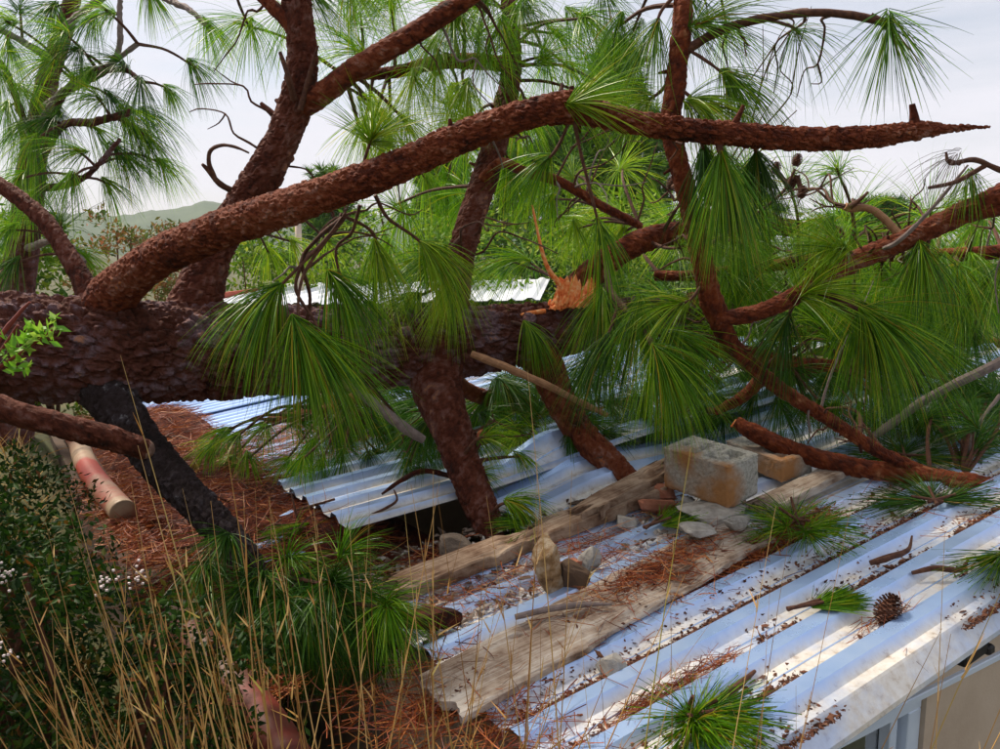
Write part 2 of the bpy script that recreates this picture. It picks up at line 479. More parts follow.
def mat_roof(name, dusty=True):
    m, n, l, b = M(name)
    t = noise_node(n, l, 3.0, 8, 0.62)
    t2 = noise_node(n, l, 30, 6, 0.7)
    metal = ramp(n, [(0.35, (0.36, 0.54, 0.88)), (0.7, (0.54, 0.69, 0.95))])  # blue of the reflected sky put into the metal's base colour
    dust = ramp(n, [(0.28, (0.40, 0.29, 0.18)), (0.42, (0.68, 0.61, 0.50)), (0.65, (0.80, 0.77, 0.70))])
    l.new(t.outputs['Fac'], metal.inputs['Fac']); l.new(t2.outputs['Fac'], dust.inputs['Fac'])
    at = n.new('ShaderNodeAttribute'); at.attribute_name = 'plate'
    cov = ramp(n, [(0.38, (0.45, 0.45, 0.45)), (0.55, (0.95, 0.95, 0.95))])
    l.new(t.outputs['Fac'], cov.inputs['Fac'])
    mul = n.new('ShaderNodeMath'); mul.operation = 'MULTIPLY'
    l.new(at.outputs['Fac'], mul.inputs[0]); l.new(cov.outputs['Color'], mul.inputs[1])
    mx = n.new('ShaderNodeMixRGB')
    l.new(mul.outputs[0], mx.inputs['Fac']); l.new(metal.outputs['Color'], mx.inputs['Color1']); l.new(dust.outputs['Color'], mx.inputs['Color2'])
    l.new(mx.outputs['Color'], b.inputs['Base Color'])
    mt = n.new('ShaderNodeMath'); mt.operation = 'MULTIPLY_ADD'; mt.inputs[1].default_value = -0.35; mt.inputs[2].default_value = 0.5
    l.new(mul.outputs[0], mt.inputs[0]); l.new(mt.outputs[0], b.inputs['Metallic'])
    rg = n.new('ShaderNodeMath'); rg.operation = 'MULTIPLY_ADD'; rg.inputs[1].default_value = 0.3; rg.inputs[2].default_value = 0.27
    l.new(mul.outputs[0], rg.inputs[0]); l.new(rg.outputs[0], b.inputs['Roughness'])
    t3 = noise_node(n, l, 5, 3, 0.5)
    bump(n, l, b, t3.outputs['Fac'], 0.25, 0.02)
    return m
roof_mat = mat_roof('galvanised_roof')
far_roof_mat = mat_noise('white_roof', [(0.3, (0.68, 0.72, 0.78)), (0.7, (0.80, 0.82, 0.86))], 1.5, 0.4, 0.0, metal=0.2)
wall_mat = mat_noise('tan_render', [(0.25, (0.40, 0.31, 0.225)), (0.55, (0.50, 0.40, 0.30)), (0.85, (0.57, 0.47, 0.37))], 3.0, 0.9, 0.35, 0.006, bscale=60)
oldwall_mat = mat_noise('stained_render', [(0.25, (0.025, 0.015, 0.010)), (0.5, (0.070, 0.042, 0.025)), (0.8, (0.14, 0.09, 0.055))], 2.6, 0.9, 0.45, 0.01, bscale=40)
fascia_red = mat_noise('red_fascia', [(0.3, (0.30, 0.055, 0.03)), (0.7, (0.42, 0.09, 0.05))], 3, 0.6, 0.1)
pipe_mat = mat_noise('pipe_paint', [(0.36, (0.10, 0.055, 0.03)), (0.44, (0.34, 0.24, 0.15)), (0.50, (0.28, 0.16, 0.10)), (0.58, (0.28, 0.03, 0.012)), (0.8, (0.22, 0.025, 0.010))], 1.6, 0.5, 0.25, 0.004, bscale=30)
frame_mat = mat_noise('aluminium_frame', [(0.3, (0.56, 0.66, 0.80)), (0.7, (0.66, 0.75, 0.86))], 8, 0.4, 0.0, metal=0.1)
black_mat = mat_noise('black_steel', [(0.3, (0.012, 0.012, 0.013)), (0.7, (0.03, 0.028, 0.028))], 20, 0.6, 0.2)
timber_mat = mat_noise('roof_timber', [(0.3, (0.06, 0.035, 0.02)), (0.7, (0.14, 0.085, 0.05))], 6, 0.85, 0.3)

def mat_glass(name):
    m, n, l, b = M(name)
    b.inputs['Base Color'].default_value = (0.05, 0.06, 0.07, 1)
    b.inputs['Roughness'].default_value = 0.06
    b.inputs['Transmission Weight'].default_value = 0.7
    b.inputs['IOR'].default_value = 1.45
    return m
glass_mat = mat_glass('window_glass')

def mat_plank(name, stops, axis):
    """grain along axis: rotate object space so x runs with the plank"""
    m, n, l, b = M(name)
    tc = n.new('ShaderNodeTexCoord'); mp = n.new('ShaderNodeMapping')
    mp.vector_type = 'POINT'
    mp.inputs['Rotation'].default_value = (0, 0, -axis)
    mp2 = n.new('ShaderNodeMapping'); mp2.inputs['Scale'].default_value = (2.2, 105.0, 30.0)
    l.new(tc.outputs['Object'], mp.inputs['Vector']); l.new(mp.outputs['Vector'], mp2.inputs['Vector'])
    t = n.new('ShaderNodeTexNoise'); t.inputs['Scale'].default_value = 1.0; t.inputs['Detail'].default_value = 8; t.inputs['Roughness'].default_value = 0.62
    l.new(mp2.outputs['Vector'], t.inputs['Vector'])
    t2 = noise_node(n, l, 5.0, 6, 0.65)
    ad = n.new('ShaderNodeMath'); ad.operation = 'MULTIPLY_ADD'; ad.inputs[1].default_value = 0.6
    sb = n.new('ShaderNodeMath'); sb.operation = 'MULTIPLY_ADD'; sb.inputs[1].default_value = 1.1; sb.inputs[2].default_value = -0.38
    l.new(t2.outputs['Fac'], sb.inputs[0]); l.new(t.outputs['Fac'], ad.inputs[0]); l.new(sb.outputs[0], ad.inputs[2])
    r = ramp(n, stops); l.new(ad.outputs[0], r.inputs['Fac']); l.new(r.outputs['Color'], b.inputs['Base Color'])
    b.inputs['Roughness'].default_value = 0.85; b.inputs['Specular IOR Level'].default_value = 0.2
    bump(n, l, b, t.outputs['Fac'], 0.9, 0.008)
    return m
AX = math.atan2(U[1], U[0])
plank_mat = mat_plank('weathered_plank', [(0.20, (0.05, 0.03, 0.02)), (0.32, (0.20, 0.13, 0.085)), (0.44, (0.36, 0.28, 0.21)), (0.58, (0.48, 0.42, 0.35)), (0.8, (0.62, 0.57, 0.50))], AX)
beam_mat = mat_plank('old_beam', [(0.20, (0.04, 0.022, 0.014)), (0.36, (0.15, 0.085, 0.05)), (0.52, (0.31, 0.22, 0.15)), (0.75, (0.46, 0.37, 0.28))], AX + 0.05)

def mat_block(name):
    m, n, l, b = M(name)
    t = noise_node(n, l, 60, 8, 0.75); t2 = noise_node(n, l, 4.0, 4, 0.55)
    r = ramp(n, [(0.30, (0.12, 0.12, 0.105)), (0.46, (0.36, 0.35, 0.30)), (0.6, (0.50, 0.48, 0.42)), (0.8, (0.68, 0.66, 0.59))])
    r2 = ramp(n, [(0.52, (0, 0, 0)), (0.74, (1, 1, 1))])
    mx = n.new('ShaderNodeMixRGB'); mx.inputs['Color2'].default_value = (0.40, 0.19, 0.07, 1)  # orange mixed in, stronger toward the downhill side
    tc = n.new('ShaderNodeTexCoord'); vd = n.new('ShaderNodeVectorMath'); vd.operation = 'DOT_PRODUCT'; vd.inputs[1].default_value = tuple(-UH * 1.9)
    l.new(tc.outputs['Object'], vd.inputs[0]); sa = n.new('ShaderNodeMath'); sa.operation = 'ADD'
    l.new(vd.outputs['Value'], sa.inputs[0]); l.new(t2.outputs['Fac'], sa.inputs[1])
    l.new(t.outputs['Fac'], r.inputs['Fac']); l.new(sa.outputs[0], r2.inputs['Fac'])
    l.new(r2.outputs['Color'], mx.inputs['Fac']); l.new(r.outputs['Color'], mx.inputs['Color1'])
    l.new(mx.outputs['Color'], b.inputs['Base Color']); b.inputs['Roughness'].default_value = 0.95
    b.inputs['Specular IOR Level'].default_value = 0.15
    bump(n, l, b, t.outputs['Fac'], 1.0, 0.008)
    return m
block_mat = mat_block('concrete_block')
rubble_mat = mat_noise('mortar_rubble', [(0.3, (0.22, 0.20, 0.17)), (0.55, (0.42, 0.39, 0.34)), (0.8, (0.60, 0.57, 0.52))], 18, 0.95, 0.9, 0.01, bscale=60)
lime_mat = mat_noise('limestone', [(0.36, (0.10, 0.05, 0.02)), (0.47, (0.27, 0.16, 0.07)), (0.60, (0.42, 0.33, 0.22)), (0.78, (0.55, 0.48, 0.38))], 18, 0.9, 0.8, 0.012, bscale=50)
brick_mat = mat_noise('broken_brick', [(0.3, (0.25, 0.085, 0.045)), (0.6, (0.38, 0.15, 0.085)), (0.85, (0.45, 0.26, 0.18))], 14, 0.95, 0.7, 0.008)
cone_mat = mat_leaf('cone_scales', [(0.0, (0.05, 0.022, 0.014)), (0.6, (0.12, 0.05, 0.03)), (1.0, (0.20, 0.10, 0.06))], 0.0, 0.7, 0.3)
ground_mat = mat_noise('ground_soil', [(0.3, (0.035, 0.03, 0.014)), (0.5, (0.06, 0.065, 0.02)), (0.75, (0.12, 0.085, 0.04))], 1.3, 0.95, 0.5, 0.03, bscale=14)
hill_mat = mat_noise('wooded_hill', [(0.3, (0.04, 0.075, 0.04)), (0.6, (0.065, 0.10, 0.055)), (0.85, (0.09, 0.12, 0.07))], 0.05, 0.95, 0.0)
pole_mat = mat_noise('pale_pole', [(0.3, (0.42, 0.33, 0.25)), (0.7, (0.56, 0.46, 0.38))], 3, 0.8, 0.1)

# ================================================================== GROUND
def smooth(x, a, b):
    t = np.clip((x - a) / (b - a), 0, 1)
    return t * t * (3 - 2 * t)

def ground_z(x, y):
    a = (x - O[0]) * UH[0] + (y - O[1]) * UH[1]
    b = (x - O[0]) * V[0] + (y - O[1]) * V[1]
    bank = 1.50 + 0.16 * np.maximum(-(a + 2.6), 0) + 0.55 * smooth(-b, 0.5, 4.5)
    bank = np.minimum(bank, 2.6)
    k = 1 - smooth(a, -2.25, -1.45)
    rr = np.hypot(x, y)
    n = (fbm(np.stack([x * 0.7, y * 0.7, 0 * x], 1), 3, 3) - 0.5) * 0.25
    far = (fbm(np.stack([x * 0.012, y * 0.012, 0 * x], 1), 3, 9) - 0.5) * 6 * smooth(rr, 40, 300)
    k = k * (1 - smooth(rr, 18, 60))
    return k * (bank + n) + (1 - k) * (-0.05 + 0.3 * n * smooth(rr, 9, 14)) + far

def axis_line():
    s = list(np.arange(-6, 8.01, 0.2)); g = 8.0; st = 0.35
    while g < 2500:
        g += st; st *= 1.16
        s.append(g); s.insert(0, -g + 2)
    return np.array(sorted(s))
ga = axis_line() + A_CAM + 1.0; gb = axis_line()
AA, BB = np.meshgrid(ga, gb)
xs = O[0] + AA.ravel() * UH[0] + BB.ravel() * V[0]
ys = O[1] + AA.ravel() * UH[1] + BB.ravel() * V[1]
zs = ground_z(xs, ys)
na, nb = len(ga), len(gb)
ii, jj = np.meshgrid(np.arange(nb - 1), np.arange(na - 1), indexing='ij')
gq = np.stack([ii * na + jj, (ii + 1) * na + jj, (ii + 1) * na + jj + 1, ii * na + jj + 1], -1).reshape(-1, 4)
gm = MB(); gm.add(np.stack([xs, ys, zs], 1), gq)
tag(link('ground', gm.mesh('ground', smooth=True), ground_mat), kind='structure')

# far wooded hills
def hill(name, az0, az1, dist, h, seed):
    n = 260; k = 14
    az = np.radians(np.linspace(az0, az1, n))
    prof = h * (0.55 + 0.75 * (fbm(np.stack([az * 9, az * 0, az * 0 + seed], 1), 4, seed) - 0.2)) * np.sin(np.linspace(0.12, math.pi - 0.12, n)) ** 0.5
    crown = h * 0.09 * fbm(np.stack([az * 190, az * 0, az * 0 + seed], 1), 3, seed + 4)
    rows = []
    for q in range(k):
        t = q / (k - 1)
        rr = dist + (t - 0.5) * dist * 0.5
        z = (prof * math.sin(t * math.pi) ** 0.8 + (crown if 0 < q < k - 1 else 0)) - (4 if q in (0, k - 1) else 0)
        rows.append(np.stack([np.sin(az) * rr, np.cos(az) * rr, z], 1))
    v = np.vstack(rows)
    i, j = np.meshgrid(np.arange(k - 1), np.arange(n - 1), indexing='ij')
    q = np.stack([i * n + j, i * n + j + 1, (i + 1) * n + j + 1, (i + 1) * n + j], -1).reshape(-1, 4)
    m = MB(); m.add(v, q)
    tag(link(name, m.mesh(name, smooth=True), hill_mat), kind='structure')
hill('hill', -62, 6, 520, 34, 3)
hill('hill', -8, 70, 700, 12, 8)

# ================================================================== HOUSE WITH RIBBED METAL ROOF
EAVE, RIDGE = -1.52, 3.3
GABLE = 1.165
house = root('house', (*(O + U * 1.2 - V * 2.0)[:2], 0.0), 'low house with ribbed metal roof crushed under the fallen pine', 'house')

def rib_profile(b0, b1, first, pitch=0.18, hgt=0.030, base=0.104, top=0.050):
    """b and height samples across a box-ribbed sheet"""
    bs, hs = [b0], [0.0]
    k = first
    while k < b1 + 0.02:
        for off, h in ((-base / 2, 0), (-top / 2, hgt), (top / 2, hgt), (base / 2, 0)):
            if b0 + 0.001 < k + off < b1 - 0.001: bs.append(k + off); hs.append(h)
        for off in (0.086, 0.088, 0.092, 0.094):
            if b0 < k + off < b1: bs.append(k + off); hs.append(0.002 if off in (0.088, 0.092) else 0.0)
        k += pitch
    bs.append(b1); hs.append(0.0)
    return np.array(bs), np.array(hs)

def ribbed_sheet(name, b0, b1, a0, a1, first, lift=None, h0=0.0, mat=None, na_=60, edge_seed=0, drop_edge=None, label=None):
    bs, hs = rib_profile(b0, b1, first)
    if drop_edge:
        bs = np.concatenate([bs, [b1 + 0.006, b1 + 0.050, b1 + 0.052]]); hs = np.concatenate([hs, [-0.006, -0.8 * drop_edge, -drop_edge]])
    a = np.linspace(a0, a1, na_)
    A_, B_ = np.meshgrid(a, bs, indexing='ij'); H_ = np.repeat(hs[None, :], na_, 0) + h0
    q3 = np.stack([A_.ravel(), B_.ravel(), 0 * A_.ravel()], 1)
    H_ = H_ + 0.007 * (fbm(q3 * 2.2 + edge_seed, 3, edge_seed).reshape(A_.shape) - 0.5)
    if lift is not None:
        dA, dB, dH = lift(A_, B_)
        A_ = A_ + dA; B_ = B_ + dB; H_ = H_ + dH
    v = RP(A_, B_, H_).reshape(-1, 3)
    nb_ = len(bs)
    i, j = np.meshgrid(np.arange(na_ - 1), np.arange(nb_ - 1), indexing='ij')
    q = np.stack([i * nb_ + j, i * nb_ + j + 1, (i + 1) * nb_ + j + 1, (i + 1) * nb_ + j], -1).reshape(-1, 4)
    th = 0.0012
    dust = np.repeat(np.where(hs < 0.0015, 1.0, 0.02)[None, :], na_, 0).ravel()
    m = MB(); m.add(v, q[:, ::-1], None, dust); m.add(v - N * th, q)
    per = np.concatenate([np.arange(nb_), (np.arange(1, na_) * nb_ + nb_ - 1), ((na_ - 1) * nb_ + np.arange(nb_ - 2, -1, -1)), (np.arange(na_ - 2, 0, -1) * nb_)])
    k = len(per); w = np.vstack([v[per], v[per] - N * th]); jx = np.arange(k); kx = (jx + 1) % k
    m.add(w, np.stack([jx, kx, k + kx, k + jx], 1))
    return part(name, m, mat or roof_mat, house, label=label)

# gable-edge sheet with a folded-down flange, then the sheets behind it
ribbed_sheet('roof_sheet', 0.43, GABLE, EAVE - 0.02, RIDGE, 0.54, na_=70, edge_seed=1, drop_edge=0.075)
ribbed_sheet('roof_sheet', -0.36, 0.50, EAVE, RIDGE, -0.36 + 0.18, h0=-0.004, edge_seed=2)
def crumple(A_, B_):
    k = np.exp(-((A_ + 0.25) / 0.35) ** 2) * smooth(-B_, 0.30, 0.85)
    k2 = np.exp(-((A_ + 0.25) / 0.5) ** 2) * smooth(-B_, 0.34, 0.95)
    return 0 * A_, 0.05 * k, -0.04 * k * np.sin(B_ * 16) + 0.05 * k * smooth(A_, -0.6, -0.2) + 0.13 * k2
ribbed_sheet('roof_sheet', -1.0, -0.30, -0.72, RIDGE, -0.90, lift=crumple, h0=-0.006, edge_seed=3, na_=120, label='crumpled roof sheet dented under the pine limb')
def lifted(A_, B_):
    k = (0.72 + 0.28 * smooth(B_, -1.75, -0.62)) * (1 - 0.45 * smooth(A_, -0.2, 1.2))
    return 0 * A_, 0 * A_, 0.115 * k + 0.015 * np.sin(A_ * 3.0) * k
ribbed_sheet('roof_sheet', -1.62, -0.68, -1.40, 1.5, -1.56, lift=lifted, h0=0.012, edge_seed=4, label='sprung roof sheet with its near edge lifted')
ribbed_sheet('roof_sheet', -2.45, -1.52, EAVE, RIDGE, -2.40, h0=-0.008, edge_seed=5)
ribbed_sheet('roof_sheet', -3.25, -2.38, EAVE, RIDGE, -3.20, h0=-0.012, edge_seed=6)
# a strip of bent flashing pushed out at the eave
def flash(A_, B_):
    return 0 * A_, 0 * A_, 0.02 + 0.05 * smooth(A_, -1.7, -1.3) * np.sin(B_ * 9)
ribbed_sheet('flashing', -1.35, -0.80, -1.86, -1.46, -1.20, lift=flash, h0=0.015, edge_seed=7, na_=16)

# round-corrugated sheets of the lower left bay
def corrugated(b0, b1, a0, a1, h0, seed):
    pitch = 0.10; nb_ = int((b1 - b0) / pitch * 8) + 1; na_ = 20
    A_, B_ = np.meshgrid(np.linspace(a0, a1, na_), np.linspace(b0, b1, nb_), indexing='ij')
    H_ = h0 + 0.014 * np.sin(B_ / pitch * 2 * math.pi) + 0.012 * (fbm(np.stack([A_.ravel() * 1.5, B_.ravel() * 1.5, 0 * A_.ravel() + seed], 1), 3, seed).reshape(A_.shape) - 0.5)
    v = RP(A_, B_, H_).reshape(-1, 3)
    i, j = np.meshgrid(np.arange(na_ - 1), np.arange(nb_ - 1), indexing='ij')
    q = np.stack([i * nb_ + j, i * nb_ + j + 1, (i + 1) * nb_ + j + 1, (i + 1) * nb_ + j], -1).reshape(-1, 4)
    m = MB(); m.add(v, q[:, ::-1]); m.add(v - N * 0.0015, q)
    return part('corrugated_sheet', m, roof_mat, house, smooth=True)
corrugated(-4.05, -3.18, EAVE + 0.05, 3.0, -0.004, 1)
corrugated(-4.9, -3.98, EAVE - 0.05, 3.0, 0.010, 2)
corrugated(-5.8, -4.83, EAVE, 3.0, -0.002, 3)

# walls below the roof (they keep the void under the sheets dark)
def wall_panel(a0, a1, b0, b1, top0, top1, thick_axis, th, mat, name='wall', bottom=-0.4):
    m = MB()
    pts = []
    for (a, b, tp) in ((a0, b0, top0), (a1, b1, top1)):
        for s in (-th / 2, th / 2):
            base = O + UH * a + V * b + thick_axis * s
            pts.append([base[0], base[1], bottom]); pts.append([base[0], base[1], tp])
    q = [[0, 4, 5, 1], [2, 3, 7, 6], [1, 5, 7, 3], [0, 2, 6, 4], [0, 1, 3, 2], [4, 6, 7, 5]]
    m.add(pts, q)
    return part(name, m, mat, house)
def rz(a, h=0): return float(RP(a, 0, h)[2])
CU = float(np.linalg.norm(U[:2]))             # horizontal metres per metre of roof
WB = 1.07                                     # gable wall face
bw = WB - 0.09
# gable wall in pieces round the window opening
wa0, wa1 = -0.95, -0.17
wz0, wz1 = 1.15, 1.89
wall_panel(-1.40, wa0, bw, bw, rz(-1.40 / CU, -0.03), rz(wa0 / CU, -0.03), V, 0.18, wall_mat)
wall_panel(wa1, RIDGE * CU, bw, bw, rz(wa1 / CU, -0.03), rz(RIDGE, -0.03), V, 0.18, wall_mat)
wall_panel(wa0, wa1, bw, bw, rz(wa0 / CU, -0.03), rz(wa1 / CU, -0.03), V, 0.178, wall_mat, bottom=wz1)
wall_panel(wa0, wa1, bw, bw, wz0, wz0, V, 0.178, wall_mat)
wall_panel(-1.40, -1.40, bw - 0.1, -5.7, rz(-1.40 / CU, -0.05), rz(-1.40 / CU, -0.05), UH, 0.16, wall_mat)
wall_panel(-1.3, RIDGE * CU, -5.7, -5.7, rz(-1.3, -0.05), rz(RIDGE, -0.05), V, 0.16, wall_mat)
wall_panel(RIDGE * CU - 0.1, RIDGE * CU - 0.1, bw - 0.1, -5.6, rz(RIDGE, -0.05), rz(RIDGE, -0.05), UH, 0.16, wall_mat)
# window: frame, mullion, panes
win = MB()
def wbox(mb, a0, a1, z0, z1, bc, depth):
    c = O + UH * (a0 + a1) / 2 + V * bc; c = np.array([c[0], c[1], (z0 + z1) / 2])
    box(mb, c, UH, V, np.array([0, 0, 1.0]), a1 - a0, depth, z1 - z0, 0.003)
for (a0, a1, z0, z1) in ((wa0 + 0.001, wa1 - 0.001, wz1 - 0.05, wz1 - 0.001), (wa0 + 0.001, wa1 - 0.001, wz0 + 0.001, wz0 + 0.05), (wa0 + 0.001, wa0 + 0.045, wz0 + 0.05, wz1 - 0.05), (wa1 - 0.07, wa1 - 0.001, wz0 + 0.05, wz1 - 0.05)):
    wbox(win, a0, a1, z0, z1, WB - 0.05, 0.07)
wobj = part('window', win, frame_mat, house)
mu = MB(); wbox(mu, wa1 - 0.125, wa1 - 0.085, wz0 + 0.052, wz1 - 0.052, WB - 0.06, 0.04); part('mullion', mu, frame_mat, wobj)
mu = MB(); wbox(mu, wa0 + 0.2, wa0 + 0.23, wz0 + 0.052, wz1 - 0.052, WB - 0.065, 0.03); part('mullion', mu, frame_mat, wobj)
pn = MB(); wbox(pn, wa0 + 0.046, wa1 - 0.071, wz0 + 0.051, wz1 - 0.051, WB - 0.085, 0.006)
part('pane', pn, glass_mat, wobj)
lin = MB(); wbox(lin, wa0 - 0.08, RIDGE * CU - 0.3, wz1 + 0.004, wz1 + 0.028, WB + 0.004, 0.022)
part('lintel_band', lin, frame_mat, house)
# black steel bracket under the barge edge
ba, bb, _ = roof_hit(978, 622)
br = MB()
box(br, RP(ba + 0.00, GABLE + 0.012, -0.105), U, V, N, 0.13, 0.05, 0.055, 0.006)
box(br, RP(ba + 0.075, GABLE + 0.030, -0.125), U, V, N, 0.035, 0.03, 0.030, 0.006)
box(br, RP(ba - 0.02, GABLE - 0.045, -0.105), U, V, N, 0.04, 0.07, 0.03, 0.004)
part('bracket', br, black_mat, house)
# purlins under the sheets
for a in (-1.2, -0.1, 1.2, 2.6):
    pu = MB(); box(pu, RP(a, -2.3, -0.075), U, V, N, 0.05, 6.6, 0.10); part('purlin', pu, timber_mat, house)

# ------------------------------------------------------------------ old garden wall with a painted pipe along its top
AW = -2.12
def awall(a, b, z):
    q = O + UH * a + V * b; return np.array([q[0], q[1], z])
gw = MB()
nwb = 30
bsx = np.linspace(-4.6, 0.75, nwb); topz = 2.02 + 0.03 * (fbm(np.stack([bsx * 2, bsx * 0, bsx * 0], 1), 3, 4) - 0.5)
rowsw = []
for k in range(nwb):
    for aa, z in ((AW - 0.09, 0.6), (AW - 0.09, topz[k]), (AW + 0.09, topz[k]), (AW + 0.09, 0.6)):
        rowsw.append(awall(aa, bsx[k], z))
qq = []
for k in range(nwb - 1):
    for e in range(4):
        f = (e + 1) % 4
        qq.append([k * 4 + e, k * 4 + f, (k + 1) * 4 + f, (k + 1) * 4 + e])
qq.append([3, 2, 1, 0]); e = (nwb - 1) * 4; qq.append([e, e + 1, e + 2, e + 3])
gw.add(rowsw, qq)
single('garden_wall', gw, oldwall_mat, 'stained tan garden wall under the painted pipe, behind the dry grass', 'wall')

pipe_dark = mat_noise('pipe_rust', [(0.35, (0.085, 0.045, 0.028)), (0.5, (0.07, 0.025, 0.014)), (0.62, (0.12, 0.014, 0.006))], 3, 0.6, 0.3, 0.004, bscale=30)
def pipe(b0, b1, label, mat=None):
    m = MB()
    bs = np.linspace(b0, b1, 7)
    pts = [awall(AW + 0.02 * math.sin(b * 3), b, 2.02 + 0.060 + 0.006 * math.sin(b * 4)) for b in bs]
    tube(m, pts, [0.060] * 7, 28, 0.03, wob=0.03, seed=3)
    o = single('pipe', m, mat or pipe_mat, label, 'pipe', 'painted pipe lengths along the wall', smooth=True)
    return o
pipe(-3.9, -1.72, 'red and cream painted pipe on the wall top, below the cut branch')
pipe(-0.42, 0.62, 'reddish pipe on the wall top, low behind the dry grass', pipe_dark)

# ================================================================== PINE STRAW AND LITTER
def straw(name, pts, L=0.16, w=0.0026, seed=0, up=0.22, mat=None, parent=None):
    r = rng(seed); n = len(pts)
    d = r.normal(size=(n, 3)); d[:, 2] *= up; d = nrm(d)
    d = d - N * (d @ N)[:, None] * 0.7
    m = MB()
    strands(m, pts - d * L * 0.5, d, L * r.uniform(0.5, 1.15, n), w * r.uniform(0.7, 1.3, n), 0.15 * r.uniform(0, 1, n), 3, False, r, curl=0.5)
    return m

def mound(b0, b1, a0, a1, fn, n, seed):
    A_, B_ = np.meshgrid(np.linspace(a0, a1, 36), np.linspace(b0, b1, 110), indexing='ij')
    H_ = fn(A_, B_)
    return A_, B_, H_

def gutter_h(A_, B_):
    e = np.minimum(np.minimum(smooth(A_, -2.05, -1.9), 1 - smooth(A_, -1.42, -1.05)), np.minimum(smooth(B_, -4.6, -4.2), 1 - smooth(B_, -0.9, -0.55)))
    n = fbm(np.stack([A_.ravel() * 3, B_.ravel() * 3, 0 * A_.ravel()], 1), 4, 21).reshape(A_.shape)
    return -0.10 + e * (0.06 + 0.26 * n)
A_, B_, H_ = mound(-4.7, -0.5, -2.05, -0.95, gutter_h, 0, 0)
v = RP(A_, B_, H_).reshape(-1, 3)
i, j = np.meshgrid(np.arange(35), np.arange(109), indexing='ij')
q = np.stack([i * 110 + j, i * 110 + j + 1, (i + 1) * 110 + j + 1, (i + 1) * 110 + j], -1).reshape(-1, 4)
bed = MB(); bed.add(v, q[:, ::-1])
vb = v.copy(); vb[:, 2] = 1.6
per = np.concatenate([np.arange(110), np.arange(1, 36) * 110 + 109, 35 * 110 + np.arange(108, -1, -1), np.arange(34, 0, -1) * 110])
k = len(per); jx = np.arange(k); kx = (jx + 1) % k
bed.add(np.vstack([v[per], vb[per]]), np.stack([jx, kx, k + kx, k + jx], 1))
r = rng(31)
ra, rb = r.uniform(-2.02, -1.0, 9000), r.uniform(-4.6, -0.55, 9000)
rh = gutter_h(ra[:, None], rb[:, None])[:, 0]
keep = rh > -0.03
sm = straw('pine_straw', RP(ra, rb, rh + r.uniform(0.0, 0.025, len(ra)))[keep], 0.20, 0.003, 5)
bed_o = single('pine_straw', bed, mat_noise('straw_bed', [(0.3, (0.03, 0.007, 0.003)), (0.55, (0.12, 0.022, 0.007)), (0.8, (0.26, 0.065, 0.015))], 30, 0.9, 0.9, 0.02), kind='stuff')
tag(bed_o, 'red brown pine straw heaped between the wall and the roof eave', 'pine straw')
so = single('pine_straw', sm, straw_mat, 'loose red brown pine needles strewn over the eave heap', 'pine straw', kind='stuff')

n = 5200
wbv = r.uniform(-2.6, 0.2, n); wav = AW + r.normal(0.05, 0.07, n); zz = 2.03 + np.abs(r.normal(0, 0.015, n))
qx = O + wav[:, None] * UH + wbv[:, None] * V; qx[:, 2] = zz
kp = fbm(np.stack([wbv * 2, wav * 6, 0 * wbv], 1), 3, 44) > 0.34
single('pine_straw', straw('pine_straw', qx[kp], 0.17, 0.0028, 14, up=0.25), straw_mat, 'brown pine needles lying on top of the garden wall', 'pine straw', kind='stuff')
n = 4200
aa_ = r.uniform(-1.35, 0.6, n); bb_ = r.uniform(-3.1, -1.45, n)
kp = fbm(np.stack([aa_ * 1.6, bb_ * 2.2, 0 * aa_ + 3], 1), 4, 66) + 0.16 * smooth(-aa_, 0.2, 1.1) > 0.52
single('pine_straw', straw('pine_straw', RP(aa_, bb_, 0.025 + np.abs(r.normal(0, 0.022, n)))[kp], 0.20, 0.0032, 15, up=0.25), straw_mat, 'patchy pine straw on the sheets beyond the lifted one', 'pine straw', kind='stuff')
tl = MB()
for k in range(60):
    a_, b_ = r.uniform(-1.95, -1.0), r.uniform(-3.6, -0.8); h_ = float(gutter_h(np.array([[a_]]), np.array([[b_]]))[0, 0]) + 0.02
    c_ = RP(a_, b_, h_); d_ = nrm(r.normal(size=3) * [1, 1, 0.2]); L_ = r.uniform(0.08, 0.3)
    tube(tl, [c_ - d_ * L_ / 2, c_ + r.normal(0, 0.012, 3) + [0, 0, 0.012], c_ + d_ * L_ / 2], [r.uniform(.002, .006), r.uniform(.003, .007), .0015], 5, .03, 0, 0, .3, k)
single('twig_litter', tl, twig_mat, 'small dark twigs strewn over the straw heap by the eave', 'litter', kind='stuff')
p0a_, p0b_ = roof_hit(440, 697, 0.05)[:2], roof_hit(745, 528, 0.05)[:2]
def sheet_h(b):
    """height of the near ribbed sheets above the roof plane"""
    x = (b - 0.54 + 0.09) % 0.18 - 0.09
    return np.where(np.abs(x) < 0.025, 0.030, np.where(np.abs(x) < 0.052, 0.030 * (0.052 - np.abs(x)) / 0.027, 0.0))

